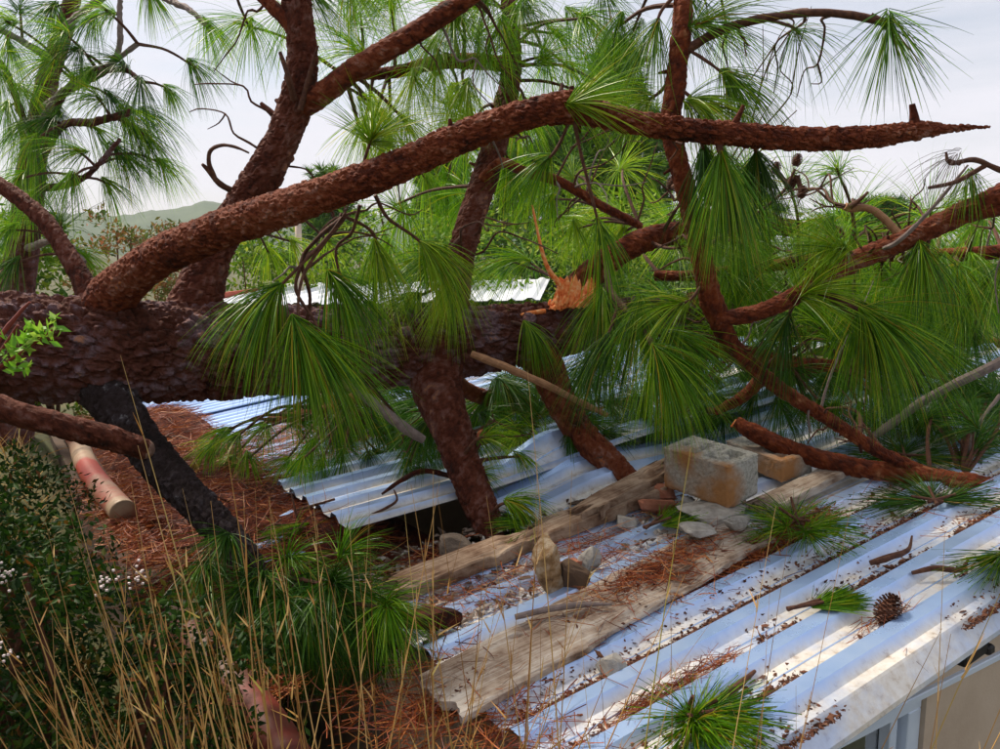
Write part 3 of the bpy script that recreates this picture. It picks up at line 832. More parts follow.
# needles and flakes lying on the near sheets: most catch on the uphill side of each rib
r = rng(41)
n = 22000
k = r.integers(0, 5, n)
bb_ = 0.36 + 0.18 * k + np.where(r.uniform(size=n) < 0.8, 0.126 - np.abs(r.normal(0, 0.010, n)), r.uniform(0.03, 0.14, n))
aa_ = r.uniform(-1.5, 1.4, n)
dens = fbm(np.stack([aa_ * 3.2, k * 3.3, 0 * aa_], 1), 3, 8) * 1.1 + np.where(k < 2, 0.14, 0) + 0.16 * smooth(-aa_, 0.4, 1.3) - 0.05 * k
kp = r.uniform(size=n) < np.clip((dens - 0.44) * 4.2, 0.0, 1)
aa_, bb_ = aa_[kp], bb_[kp]
fl = MB()
def flakes(mb, a, b, h, smin, smax, r):
    n = len(a); s = r.uniform(smin, smax, n) * np.where(r.uniform(size=n) < 0.06, 1.8, 1.0)
    e1 = nrm(r.normal(size=(n, 3)) * [1, 1, 0.4]); e2 = nrm(np.cross(e1, nrm(N + 0.6 * r.normal(size=(n, 3))))); e3 = np.cross(e1, e2)
    c = RP(a, b, h + s * 0.3)
    k = np.array([[1, 0, 0], [0.3, 0.5, 0.05], [-0.8, 0.35, 0], [-0.6, -0.4, 0.1], [0.4, -0.55, -0.1], [0, 0.05, 0.35], [0, -0.05, -0.3]])
    j = k[None] * (1 + 0.35 * r.normal(size=(n, 7, 3)))
    v = c[:, None] + s[:, None, None] * (j[..., :1] * e1[:, None] * 1.2 + j[..., 1:2] * e2[:, None] + j[..., 2:] * e3[:, None])
    t = np.array([[i_, (i_ + 1) % 5, 5] for i_ in range(5)] + [[(i_ + 1) % 5, i_, 6] for i_ in range(5)])
    mb.add(v.reshape(-1, 3), None, (np.arange(n)[:, None, None] * 7 + t[None]).reshape(-1, 3))
flakes(fl, aa_, bb_, sheet_h(bb_), 0.0025, 0.0085, r)
single('bark_litter', fl, litter_mat, 'dark bark flakes and seed scales caught along the near roof ribs', 'litter', kind='stuff')
n = 900
aa_ = r.uniform(-1.55, 0.9, n); bb_ = r.uniform(0.36, 1.15, n)
kp = (fbm(np.stack([aa_ * 2.0, bb_ * 5.0, 0 * aa_], 1), 3, 77) + 0.12 * smooth(-aa_, 0.5, 1.4) - 0.22 * (bb_ - 0.4)) > 0.52
sm2 = straw('pine_straw', RP(aa_, bb_, sheet_h(bb_) + 0.008)[kp], 0.13, 0.0022, 6, up=0.1)
single('pine_straw', sm2, straw_mat, 'scattered brown pine needles on the near ribbed sheets', 'pine straw', kind='stuff')
n = 5200
kq = r.integers(0, 4, n); aa_ = -1.6 + 1.5 * r.uniform(0, 1, n) ** 1.7; bb_ = 0.36 + 0.18 * kq + 0.118 + r.normal(0, 0.018, n)
kp = r.uniform(size=n) < np.clip((fbm(np.stack([aa_ * 2.6, kq * 4.1, 0 * aa_], 1), 3, 55) - 0.40 - 0.05 * kq) * 5, 0, 1)
dq = nrm(U * np.where(r.uniform(size=kp.sum()) < .5, 1, -1)[:, None] + r.normal(0, 0.38, (kp.sum(), 3)))
smr = MB(); strands(smr, RP(aa_, bb_, sheet_h(bb_) + np.abs(r.normal(0, 0.007, n)) + .003)[kp] - dq * .05, dq, r.uniform(.05, .15, kp.sum()), np.full(kp.sum(), .0024), np.full(kp.sum(), .05), 3, False, r, curl=.3)
single('pine_straw', smr, straw_mat, 'red pine straw packed in strips along the near roof ribs', 'pine straw', kind='stuff')
# straw on top of the front plank
n = 700
tt = np.clip(r.normal(0.66, 0.13, n), .3, .95); aa_ = p0a_[0] + (p0b_[0] - p0a_[0]) * tt; bb_ = p0a_[1] + (p0b_[1] - p0a_[1]) * tt + r.normal(-0.02, 0.05, n)
smp = straw('pine_straw', RP(aa_, bb_, 0.068 + np.abs(r.normal(0, 0.008, n))), 0.13, 0.0024, 12, up=0.1)
single('pine_straw', smp, straw_mat, 'red pine needles lying on the middle of the front plank', 'pine straw', kind='stuff')
# straw band beside the front plank and over the rubble
n = 2600
t = r.uniform(0, 1, n)
aa_ = -1.75 + 1.95 * t; bb_ = 0.47 - 0.06 * t + r.normal(0, 0.035, n)
sm3 = straw('pine_straw', RP(aa_, bb_, 0.02 + np.abs(r.normal(0, 0.012, n))), 0.16, 0.0028, 8, up=0.15)
single('pine_straw', sm3, straw_mat, 'band of red pine straw along the lower edge of the front plank', 'pine straw', kind='stuff')
n = 3600
aa_ = r.uniform(-1.75, -0.1, n); bb_ = r.uniform(-0.75, 0.12, n)
kp = fbm(np.stack([aa_ * 2.4, bb_ * 3.2, 0 * aa_], 1), 3, 99) > 0.47
sm4 = straw('pine_straw', RP(aa_, bb_, 0.012 + np.abs(r.normal(0, 0.02, n)))[kp], 0.16, 0.0028, 9, up=0.2)
single('pine_straw', sm4, straw_mat, 'red brown pine needles among the rubble between the two planks', 'pine straw', kind='stuff')
n = 900
aa_ = r.uniform(-1.9, -1.35, n); bb_ = r.uniform(0.2, 1.0, n)
sm5 = straw('pine_straw', RP(aa_, bb_, 0.01 + np.abs(r.normal(0, 0.02, n))), 0.16, 0.0028, 10, up=0.3)
single('pine_straw', sm5, straw_mat, 'pine needles hanging over the near end of the sheets', 'pine straw', kind='stuff')

# ================================================================== PLANKS, BLOCKS, RUBBLE ON THE ROOF
def plank(name, ends, width, th, h, mat, label, seed, ragged=0.05, na_=110, nb_=25, cup=0.004):
    (a0, b0), (a1, b1) = ends
    A0, A1 = RP(a0, b0, h[0]), RP(a1, b1, h[1])
    ex = nrm(A1 - A0); ey = nrm(np.cross(N, ex)); ez = np.cross(ex, ey); L = np.linalg.norm(A1 - A0)
    s = np.linspace(0, 1, na_); w = np.linspace(-0.5, 0.5, nb_)
    S, W = np.meshgrid(s, w, indexing='ij')
    rag0 = ragged * (fbm(np.stack([w * 9, w * 0 + seed, w * 0], 1), 4, seed) - 0.5) * 2
    rag1 = ragged * (fbm(np.stack([w * 9, w * 0 + seed + 5, w * 0], 1), 4, seed + 3) - 0.5) * 2
    X = S * L + rag0[None, :] * (1 - S) ** 8 + rag1[None, :] * S ** 8
    edge = 0.014 * (fbm(np.stack([s * L * 7, s * 0 + seed, s * 0], 1), 4, seed + 7) - 0.5) * 2
    Y = W * width + edge[:, None] * (np.abs(W) > 0.42)
    q3 = np.stack([X.ravel() * 2.5, Y.ravel() * 45, 0 * X.ravel() + seed], 1)
    gr = fbm(q3, 4, seed + 9).reshape(X.shape)
    Z = th + cup * np.cos(W * math.pi) + 0.003 * (gr - 0.5) - 0.012 * np.maximum(fbm(np.stack([X.ravel() * 5, Y.ravel() * 14, 0 * X.ravel()], 1), 3, seed + 15).reshape(X.shape) - 0.6, 0) * 8
    Z = Z - 0.006 * (np.abs(W) > 0.47)
    top = A0 + X[..., None] * ex + Y[..., None] * ey + Z[..., None] * ez
    bot = A0 + X[..., None] * ex + Y[..., None] * ey
    v = np.concatenate([top.reshape(-1, 3), bot.reshape(-1, 3)])
    i, j = np.meshgrid(np.arange(na_ - 1), np.arange(nb_ - 1), indexing='ij')
    q = np.stack([i * nb_ + j, (i + 1) * nb_ + j, (i + 1) * nb_ + j + 1, i * nb_ + j + 1], -1).reshape(-1, 4)
    K = na_ * nb_
    per = np.concatenate([np.arange(nb_), np.arange(1, na_) * nb_ + nb_ - 1, (na_ - 1) * nb_ + np.arange(nb_ - 2, -1, -1), np.arange(na_ - 2, 0, -1) * nb_])
    kx = np.roll(per, -1)
    m = MB(); m.add(v, np.vstack([q, K + q[:, ::-1], np.stack([per, kx, K + kx, K + per], 1)]))
    return single(name, m, mat, label, 'plank', 'old planks on the roof')
def rh2(px, py, h=0.0):
    a, b, _ = roof_hit(px, py, h); return a, b
p0a = rh2(440, 697, 0.05); p0b = rh2(745, 528, 0.05)
plank('plank', [p0a, p0b], 0.265, 0.026, (0.032, 0.034), plank_mat, 'long pale weathered plank lying across the roof, nearest the camera', 3, 0.03)
p1a = rh2(395, 590, 0.05); p1b = rh2(655, 492, 0.05)
plank('plank', [p1a, p1b], 0.15, 0.05, (0.032, 0.04), beam_mat, 'brown beam behind the limestone, lying under the pine limb', 11, 0.08)
p3a = rh2(760, 512, 0.03); p3b = rh2(850, 468, 0.03)
plank('plank', [p3a, p3b], 0.12, 0.03, (0.034, 0.034), plank_mat, 'grey board end poking out behind the concrete block', 23, 0.04, 50)
p4a = rh2(585, 520, 0.06); p4b = rh2(668, 478, 0.06)
plank('plank', [p4a, p4b], 0.12, 0.05, (0.06, 0.09), beam_mat, 'splintered board stub left of the concrete block', 29, 0.12, 50)

def concrete_block(corner_px, h, yaw, L, W, H, label, seed):
    a, b, _ = roof_hit(*corner_px, h)
    c0 = RP(a, b, h)
    ex = nrm(U * math.cos(yaw) + V * math.sin(yaw)); ez = nrm(N + 0.05 * V); ex = nrm(ex - ez * np.dot(ex, ez)); ey = np.cross(ez, ex)
    if np.dot(ey, -V) < 0: ey = -ey
    # outer shell with two cells open at the top: build walls as one mesh on a grid
    nx, ny, nz = 15, 27, 12
    m = MB()
    def face(fn, n1, n2, flip=False):
        s, t = np.meshgrid(np.linspace(0, 1, n1), np.linspace(0, 1, n2), indexing='ij')
        loc = fn(s, t)                          # local (x,y,z) in metres
        d = (fbm(loc.reshape(-1, 3) * 60 + seed, 3, seed).reshape(s.shape) - 0.5) * 0.006
        cen = np.array([W / 2, L / 2, H / 2])
        loc = loc - (loc - cen) * 0
        ed = np.minimum.reduce([np.abs(loc[..., 0]), np.abs(W - loc[..., 0])]) < 0.004
        rel = (loc - cen) / (np.array([W, L, H]) / 2)
        srt = np.sort(np.abs(rel), -1)
        chip = np.clip((srt[..., 1] - 0.93) / 0.07, 0, 1)
        loc = loc - (loc - cen) * (0.03 * chip * (0.4 + 1.6 * fbm(loc.reshape(-1, 3) * 22, 3, seed + 2).reshape(s.shape)))[..., None]
        loc = loc + d[..., None] * np.sign(rel) * (np.abs(rel) > 0.98)
        v = c0 + loc[..., :1] * ex + loc[..., 1:2] * ey + loc[..., 2:] * ez
        i, j = np.meshgrid(np.arange(n1 - 1), np.arange(n2 - 1), indexing='ij')
        q = np.stack([i * n2 + j, (i + 1) * n2 + j, (i + 1) * n2 + j + 1, i * n2 + j + 1], -1).reshape(-1, 4)
        m.add(v.reshape(-1, 3), q[:, ::-1] if flip else q)
    st = lambda x, y, z: np.stack([x, y, z], -1)
    face(lambda s, t: st(s * W, 0 * t, t * H), nx, nz)
    face(lambda s, t: st(s * W, 0 * t + L, t * H), nx, nz, True)
    face(lambda s, t: st(0 * s, s * L, t * H), ny, nz, True)
    face(lambda s, t: st(0 * s + W, s * L, t * H), ny, nz)
    face(lambda s, t: st(s * W, t * L, 0 * s), nx, ny, True)
    # top with two sunk cells (mostly filled with mortar)
    s = np.linspace(0, 1, 45); t = np.linspace(0, 1, 81)
    S, T = np.meshgrid(s, t, indexing='ij')
    inx = (S > 0.2) & (S < 0.8); iny = ((T > 0.1) & (T < 0.45)) | ((T > 0.55) & (T < 0.9))
    fill = fbm(np.stack([S.ravel() * 4, T.ravel() * 8, 0 * S.ravel() + seed], 1), 4, seed).reshape(S.shape)
    Z = H + (fbm(np.stack([S.ravel() * 20, T.ravel() * 40, 0 * S.ravel()], 1), 3, seed + 4).reshape(S.shape) - 0.5) * 0.006 - (inx & iny) * np.clip(0.04 * (fill - 0.42) * 3, 0.002, 0.03)
    loc = st(S * W, T * L, Z)
    rel = np.abs(np.stack([S * 2 - 1, T * 2 - 1], -1)).max(-1)
    loc[..., 2] -= 0.004 * (rel > 0.97)
    v = c0 + loc[..., :1] * ex + loc[..., 1:2] * ey + loc[..., 2:] * ez
    i, j = np.meshgrid(np.arange(44), np.arange(80), indexing='ij')
    q = np.stack([i * 81 + j, (i + 1) * 81 + j, (i + 1) * 81 + j + 1, i * 81 + j + 1], -1).reshape(-1, 4)
    m.add(v.reshape(-1, 3), q)
    return single('concrete_block', m, block_mat, label, 'concrete block', 'concrete blocks on the roof')
concrete_block((729, 510), 0.075, R_(-4), 0.35, 0.20, 0.185, 'orange sided hollow concrete block standing in front on the plank end', 5)
concrete_block((782, 483), 0.033, R_(6), 0.36, 0.19, 0.10, 'grey concrete block farther back, behind the broken branch', 9)

from mathutils import Euler
def put_rock(name, px, py, size, mat, label, seed, tilt=(0, 0, 0), h=0.0, cat='stone', group='rubble on the roof', rough=0.35, facet=0.9, nu=26, nv=18, sq=0.5):
    a, b, _ = roof_hit(px, py, h)
    c = RP(a, b, h) + np.array([0, 0, size[2] * 0.42])
    m = MB(); rock(m, c, size, seed, rough, nu, nv, Euler([R_(t) for t in tilt]), facet, 0.28 if name == 'brick_fragment' else sq)
    return single(name, m, mat, label, cat, group)
put_rock('limestone_rock', 546, 592, (0.11, 0.10, 0.20), lime_mat, 'upright cream limestone rock wedged between the planks', 4, (8, -16, 20), 0.02, rough=0.75, nu=34, nv=26)
put_rock('rubble_piece', 590, 570, (0.09, 0.07, 0.11), rubble_mat, 'bluish grey stone just right of the limestone rock', 6, (10, 10, 40), 0.01)
put_rock('rubble_piece', 572, 588, (0.11, 0.10, 0.10), timber_mat, 'dark rounded lump behind the limestone rock', 8, (0, 20, 10), 0.01)
put_rock('brick_fragment', 571, 572, (0.09, 0.06, 0.05), brick_mat, 'small red brick fragment beside the limestone rock', 10, (0, 0, 30), 0.02)
put_rock('rubble_piece', 738, 528, (0.14, 0.075, 0.05), rubble_mat, 'pale mortar lump on the plank end below the block', 12, (0, 5, 35), 0.072)
put_rock('rubble_piece', 698, 535, (0.14, 0.10, 0.05), rubble_mat, 'flat grey mortar patch on the far half of the front plank', 14, (0, 0, 20), 0.072)
put_rock('rubble_piece', 612, 672, (0.10, 0.085, 0.06), rubble_mat, 'lone grey concrete chip below the front plank, on bare sheet', 16, (0, 15, 40), 0.0)
put_rock('rubble_piece', 688, 506, (0.06, 0.05, 0.05), rubble_mat, 'small grey pebble against the left foot of the block', 18, (0, 0, 0), 0.03)
put_rock('brick_fragment', 655, 512, (0.20, 0.09, 0.06), brick_mat, 'long red brick fragment left of the concrete block', 20, (0, 12, 30), 0.02)
put_rock('brick_fragment', 665, 499, (0.10, 0.09, 0.07), brick_mat, 'broken orange brick corner against the left face of the block', 22, (10, 0, 60), 0.03)
put_rock('rubble_piece', 715, 518, (0.30, 0.22, 0.075), rubble_mat, 'flat stone slab under the front concrete block', 24, (0, 0, 33), 0.030, rough=0.2)
put_rock('rubble_piece', 458, 560, (0.16, 0.13, 0.11), mat_noise('dull_stone', [(0.3, (0.10, 0.075, 0.055)), (0.7, (0.22, 0.17, 0.13))], 12, 0.95, 0.8, 0.01), 'dull brown stone left of the pine limb foot', 26, (0, 0, 10), 0.0)
put_rock('rubble_piece', 625, 528, (0.10, 0.08, 0.06), rubble_mat, 'pale chip between the two planks near the splintered stub', 28, (0, 20, 0), 0.01)
put_rock('rubble_piece', 430, 628, (0.22, 0.09, 0.07), bark_limb, 'curl of old bark on the sheet left of the front plank', 30, (0, 0, 30), 0.03, rough=0.25)
r = rng(404)
n = 1500
aa_ = r.uniform(-1.5, 0.15, n); bb_ = r.uniform(-0.62, 0.14, n)
kp = fbm(np.stack([aa_ * 3, bb_ * 4, 0 * aa_], 1), 3, 31) + 0.1 * smooth(aa_, -0.8, 0) > 0.5
ch = MB(); flakes(ch, aa_[kp], bb_[kp], np.full(kp.sum(), 0.012), 0.004, 0.022, r)
single('rubble_chips', ch, mat_leaf('rubble_chip', [(0.0, (0.08, 0.05, 0.035)), (0.4, (0.20, 0.15, 0.11)), (0.75, (0.38, 0.33, 0.28)), (1.0, (0.55, 0.50, 0.44))], 0.0, 0.95, 0.15), 'crumbled mortar and wood chips between the two planks', 'rubble', kind='stuff')
n = 500
tt = r.uniform(0.02, 0.98, n); aa_ = p0a_[0] + (p0b_[0] - p0a_[0]) * tt; bb_ = p0a_[1] + (p0b_[1] - p0a_[1]) * tt + r.normal(0, 0.06, n); kp = fbm(np.stack([tt * 9, bb_ * 9, 0 * tt], 1), 3, 71) > 0.5
ch = MB(); flakes(ch, aa_[kp], bb_[kp], np.full(kp.sum(), 0.060), 0.002, 0.010, r)
single('bark_litter', ch, litter_mat, 'dark crumbs of bark lying on the front plank', 'litter', kind='stuff')

# ------------------------------------------------------------------ sticks on the roof
def px_path(pts):
    return [P(*p) for p in pts]
def stick(name, pts, rad, mat, label, cat='stick', group='sticks on the roof', seed=0, plate=0, depth=0, seg=10, step=0.015, wob=0.25):
    m = MB(); tube(m, pts, rad, seg, step, plate, depth, wob, seed)
    return single(name, m, mat, label, cat, group, smooth=False)
def rpt(px, py, h):
    a, b, _ = roof_hit(px, py, h); return RP(a, b, h)
stick('dead_stick', [rpt(515, 617, .082), rpt(550, 609, .088), rpt(580, 605, .083), rpt(612, 604, .082)], [.009, .011, .010, .004], grey_stick, 'grey forked stick lying across the front plank', seed=3)
stick('dead_stick', [rpt(715, 702, .012), rpt(733, 690, .018), rpt(755, 671, .014)], [.008, .011, .005], twig_mat, 'dark twig on the near sheet above the tuft at the frame bottom', seed=5)
stick('dead_stick', [rpt(870, 563, .03), rpt(890, 557, .045), rpt(908, 550, .04), rpt(912, 536, .06)], [.010, .012, .008, .003], twig_mat, 'short dark twig with a raised tip, above the pine cone', seed=7)
stick('dead_stick', [rpt(912, 573, .03), rpt(935, 568, .042), rpt(960, 570, .038), rpt(968, 560, .05)], [.006, .010, .010, .004], twig_mat, 'gnarled twig right of the pine cone', seed=9)
stick('dead_stick', [rpt(382, 494, .15), rpt(402, 480, .18), rpt(425, 471, .19), rpt(462, 479, .15)], [.006, .012, .013, .012], bark_red, 'curved reddish stick on the lifted roof sheet', seed=11)
stick('dead_stick', [rpt(370, 515, .13), rpt(388, 507, .145), rpt(397, 500, .16), rpt(394, 490, .19)], [.004, .006, .006, .003], twig_mat, 'thin crooked twig at the edge of the lifted sheet', seed=12)

# ------------------------------------------------------------------ pine cones
def cone(name, c, size, label, seed, axis=(0.5, 0.3, 0.8), group='pine cones'):
    ax = nrm(axis); e1 = nrm(np.cross(ax, [0.1, 1, 0.2])); e2 = np.cross(ax, e1)
    rt = root(name, np.asarray(c) - np.array([0, 0, size * 0.45]), label, 'pine cone', group)
    core = MB(); tube(core, [c - ax * size * 0.48, c, c + ax * size * 0.46], [size * 0.2, size * 0.3, size * 0.08], 10, size * 0.1)
    part('core', core, litter_mat, rt)
    sc = MB(); n = 110
    for k in range(n):
        t = (k + 0.5) / n; ang = k * 2.39996
        rad = size * 0.42 * math.sin(math.pi * (0.12 + 0.80 * t)) ** 0.75
        s = ax * (t - 0.5) * size; o = math.cos(ang) * e1 + math.sin(ang) * e2
        out = nrm(o + ax * (-0.35 + 1.0 * t)); sd_ = np.cross(ax, o); up = np.cross(out, sd_)
        w = size * 0.10 * (1.1 - 0.5 * t)
        p0_ = c + s + o * rad * 0.35; p1 = c + s + o * rad * 0.35 + out * rad * 0.72
        v = [p0_ - sd_ * w * 0.5, p0_ + sd_ * w * 0.5, p1 + sd_ * w, p1 + up * w * 0.6, p1 - sd_ * w, p1 + out * w * 0.4 + up * w * 0.15]
        sc.add(v, None, [[0, 1, 2], [0, 2, 3], [0, 3, 4], [2, 5, 3], [3, 5, 4], [0, 4, 2], [2, 4, 5]])
    part('scales', sc, cone_mat, rt)
    return rt
cone('pine_cone', rpt(888, 609, 0.045), 0.088, 'open brown pine cone lying on the near roof sheet', 1)

# ================================================================== THE FALLEN PINE
TW = root('fallen_pine', (*P(-560, 400, 3.0)[:2], float(P(-560, 430, 3.0)[2])), 'huge fallen pine lying over the roof with its limbs propped on it', 'tree')
all_samples = []   # (point, limb object) for twig attachment

def limb(pts_px, rpx, mat, plate=0.022, depth=0.005, seg=30, step=0.009, wob=0.07, seed=0, parent=None, name='limb', label=None, reg=True):
    pts = px_path(pts_px); rad = [r_ * p[2] / FPX for r_, p in zip(rpx, pts_px)]
    m = MB(); p = tube(m, pts, rad, seg, step, plate, depth, wob, seed)
    o = part(name, m, mat, parent or TW, label=label)
    if reg: all_samples.append((p, o))
    return o, p

trunk_px = [(-560, 430, 3.0), (-300, 375, 3.12), (-80, 345, 3.3), (60, 349, 3.4), (200, 353, 3.6), (320, 350, 3.8), (430, 345, 4.0), (500, 337, 4.15), (570, 327, 4.35), (650, 318, 4.7), (760, 316, 5.1)]
trunk, trunk_p = limb(trunk_px, [62, 58, 54, 51, 47, 41, 36, 32, 27, 19, 10], bark_trunk, 0.040, 0.018, 170, 0.0062, 0.10, 2, name='trunk')
# big arched limb across the front
F, Fp = limb([(106, 332, 3.46), (112, 298, 3.40), (150, 263, 3.2), (215, 232, 2.95), (300, 203, 2.8), (390, 170, 2.7), (470, 134, 2.65), (535, 112, 2.6), (572, 107, 2.6), (590, 112, 2.6), (640, 123, 2.6), (720, 133, 2.62), (800, 139, 2.65), (870, 137, 2.68), (915, 131, 2.7), (940, 129, 2.71), (965, 127.5, 2.73), (990, 127, 2.74)],
             [32, 24, 19, 18.5, 17.5, 16, 15, 14.5, 16, 12.5, 11.5, 11.5, 11.5, 10.5, 9, 5, 3, 1.2], bark_limb, 0.0135, 0.0062, 56, 0.0045, 0.09, 5)
def stub(pts, rpx, mat, parent, seed, name='snag', seg=12):
    m = MB(); tube(m, px_path(pts), [r_ * p[2] / FPX for r_, p in zip(rpx, pts)], seg, 0.008, 0, 0, 0.2, seed)
    return part(name, m, mat, parent)
stub([(915, 132, 2.7), (914, 118, 2.69), (912, 104, 2.68)], [6, 4.5, 2.8], bark_limb, F, 3)
stub([(573, 108, 2.6), (573, 95, 2.59), (571, 86, 2.58)], [7, 6, 2], bark_red, F, 4)
# standing limbs behind
G, Gp = limb([(192, 330, 3.65), (196, 300, 3.65), (216, 245, 3.68), (262, 178, 3.62), (293, 112, 3.58), (303, 60, 3.55), (298, 10, 3.5), (285, -60, 3.5), (270, -160, 3.5)], [34, 25, 18.5, 17.5, 16.5, 15, 13.5, 12.5, 10], bark_mid, 0.020, 0.0085, 48, 0.007, 0.09, 7)
G1, _ = limb([(300, 108, 3.58), (325, 92, 3.5), (360, 66, 3.42), (410, 36, 3.36), (470, -4, 3.3), (530, -50, 3.2)], [11, 11.5, 11, 10.5, 9.5, 7], bark_limb, 0.016, 0.004, 26, seed=8)
limb([(300, 36, 3.52), (282, 16, 3.5), (262, -4, 3.5), (235, -30, 3.5)], [8, 7, 6.5, 6], bark_limb, 0.016, 0.003, 20, seed=9)
H, Hp = limb([(446, 345, 4.05), (452, 305, 4.05), (460, 262, 4.08), (470, 222, 4.1), (489, 165, 4.15), (507, 98, 4.2), (512, 45, 4.2), (506, -20, 4.2), (500, -120, 4.2)], [26, 17, 14, 13.5, 13, 11, 8.5, 6.5, 5], bark_mid, 0.018, 0.007, 40, 0.009, 0.09, 11)
H1, _ = limb([(512, 66, 4.2), (485, 62, 4.15), (440, 62, 4.15), (395, 72, 4.2), (345, 76, 4.3)], [8, 8, 7, 6, 4], bark_red, 0.016, 0.004, 22, seed=12)
H2, _ = limb([(478, 185, 4.12), (500, 163, 4.0), (525, 172, 4.1), (560, 182, 4.2), (600, 205, 4.3), (640, 226, 4.5)], [5, 5, 5, 5, 4.5, 4], bark_red, 0.014, 0.003, 16, seed=13)
# torn-off top
T, Tp = limb([(566, 298, 4.28), (582, 284, 4.28), (606, 262, 4.3), (645, 240, 4.35), (690, 231, 4.45), (770, 226, 4.7), (860, 240, 5.0)], [17, 15, 13, 12, 11, 9, 5], bark_red, 0.02, 0.006, 32, 0.009, 0.09, 14)
sp = MB(); rs = rng(66)
for k in range(60):
    x0 = rs.uniform(548, 589); y0 = 309 - (x0 - 549) * 0.12 + rs.uniform(-4, 3); hgt_ = rs.uniform(6, 25) * (1.15 - abs(x0 - 571) / 36); lean = rs.uniform(1, 9)
    dd = 4.10 + rs.uniform(0, 0.10)
    pp = px_path([(x0, y0, dd), (x0 + lean * .5 + rs.normal(0, .7), y0 - hgt_ * .5, dd), (x0 + lean, y0 - hgt_, dd + .02)])
    tube(sp, pp, [rs.uniform(1.5, 3.2) * dd / FPX, rs.uniform(1, 2.4) * dd / FPX, rs.uniform(.2, .9) * dd / FPX], 5, 0.03, 0, 0, 0.3, 60 + k)
for k in range(16):
    x0 = rs.uniform(550, 584); dd = 4.11 + rs.uniform(0, 0.05); h_ = rs.uniform(14, 36); w_ = rs.uniform(2.5, 6); ln_ = rs.uniform(2, 12); y0 = 310 - (x0 - 550) * .15
    a_, b_, c_ = P(x0 - w_, y0, dd), P(x0 + w_, y0, dd), P(x0 + ln_ + w_ * .8, y0 - h_ * rs.uniform(.5, .9), dd + .01)
    e_ = P(x0 + ln_ + rs.uniform(-2, 1), y0 - h_, dd + .012); f_ = P(x0 + ln_ - w_ * .8, y0 - h_ * rs.uniform(.45, .85), dd + .005); back = np.array([0, .014, 0])
    v_ = np.array([a_, b_, c_, e_, f_]); sp.add(np.vstack([v_, v_ + back]), [[0, 1, 6, 5], [1, 2, 7, 6], [2, 3, 8, 7], [3, 4, 9, 8], [4, 0, 5, 9]], [[0, 2, 1], [0, 3, 2], [0, 4, 3]])
part('torn_wood', sp, splint_mat, T, label='bright orange splintered wood at the break')
sp2 = MB()
tube(sp2, px_path([(568, 292, 4.15), (552, 275, 4.12), (543, 255, 4.1), (532, 205, 4.1)]), [.020, .014, .010, .005], 7, 0.03, 0, 0, 0.3, 66)
tube(sp2, px_path([(545, 311, 4.14), (530, 313, 4.1), (520, 315, 4.08)]), [.012, .012, .004], 6, 0.03, 0, 0, 0.3, 67)
part('splinter', sp2, splint_mat, T)
# limbs that prop the trunk on the roof
LA, _ = limb([(432, 350, 4.0), (437, 385, 3.92), (450, 425, 3.8), (466, 470, 3.7), (484, 515, 3.6), (496, 545, 3.52)], [38, 27, 20.5, 18, 15.5, 10], bark_mid, 0.018, 0.008, 46, 0.009, 0.09, 17)
LB, _ = limb([(520, 335, 4.2), (545, 365, 4.2), (560, 400, 4.15), (583, 435, 4.08), (612, 464, 4.0), (642, 490, 3.86)], [26, 18, 15.5, 14.5, 13.5, 9], bark_limb, 0.022, 0.007, 36, 0.009, 0.1, 18)
limb([(480, 438, 4.5), (530, 448, 4.35), (580, 452, 4.2)], [9, 10, 8], bark_red, 0.018, 0.004, 22, seed=19)
LC, LCp = limb([(92, 352, 3.46), (112, 398, 3.38), (135, 432, 3.3), (165, 470, 3.2), (203, 510, 3.1), (240, 552, 3.0), (262, 590, 2.92)], [32, 25, 20, 18.5, 17, 15, 11], bark_dark, 0.020, 0.010, 46, 0.008, 0.12, 20)
# left limb rising out of the trunk towards the frame edge
J, _ = limb([(92, 310, 3.55), (84, 284, 3.58), (66, 252, 3.62), (42, 218, 3.66), (2, 186, 3.7), (-60, 150, 3.7), (-150, 90, 3.7), (-230, 60, 3.7)], [14, 11, 9, 8.5, 7.5, 7, 4.5, 1.5], bark_mid, 0.018, 0.005, 26, seed=21)
# right-hand limb hanging down through the crown
Vv, Vp = limb([(690, -120, 3.1), (684, -40, 3.05), (682, 20, 3.0), (676, 80, 3.0), (671, 122, 3.0), (679, 165, 3.02), (692, 215, 3.05), (703, 265, 3.1), (714, 308, 3.15), (736, 350, 3.25), (775, 385, 3.4), (830, 420, 3.5), (880, 452, 3.55), (925, 472, 3.58), (970, 482, 3.6)], [7, 8.5, 9.5, 10, 10, 10, 10, 10.5, 11, 8.5, 7.2, 6.6, 6.4, 5.6, 3.5], bark_red, 0.016, 0.0045, 28, 0.008, 0.1, 23)
V1, _ = limb([(684, 52, 3.0), (710, 36, 2.98), (745, 22, 2.95), (808, 13, 2.92), (850, 15, 2.9), (884, 22, 2.88)], [5, 4.5, 4.2, 3.8, 3.8, 4.5], twig_mat, 0, 0, 14, 0.01, 0.25, 24)
V2, V2p = limb([(714, 318, 3.15), (735, 317, 3.15), (765, 310, 3.12), (800, 293, 3.1), (828, 276, 3.1), (862, 258, 3.1), (920, 233, 3.05), (1000, 195, 2.95), (1090, 150, 2.85), (1220, 95, 2.75), (1360, 55, 2.7)], [8, 8, 8.5, 9, 9.5, 10, 10.5, 11, 10, 7, 2], bark_limb, 0.016, 0.0045, 28, 0.008, 0.09, 25)
limb([(905, 238, 3.08), (950, 222, 3.0), (1000, 210, 2.95), (1080, 196, 2.9), (1240, 160, 2.9)], [5, 5.5, 6, 5, 1.5], bark_red, 0.014, 0.003, 18, seed=26)
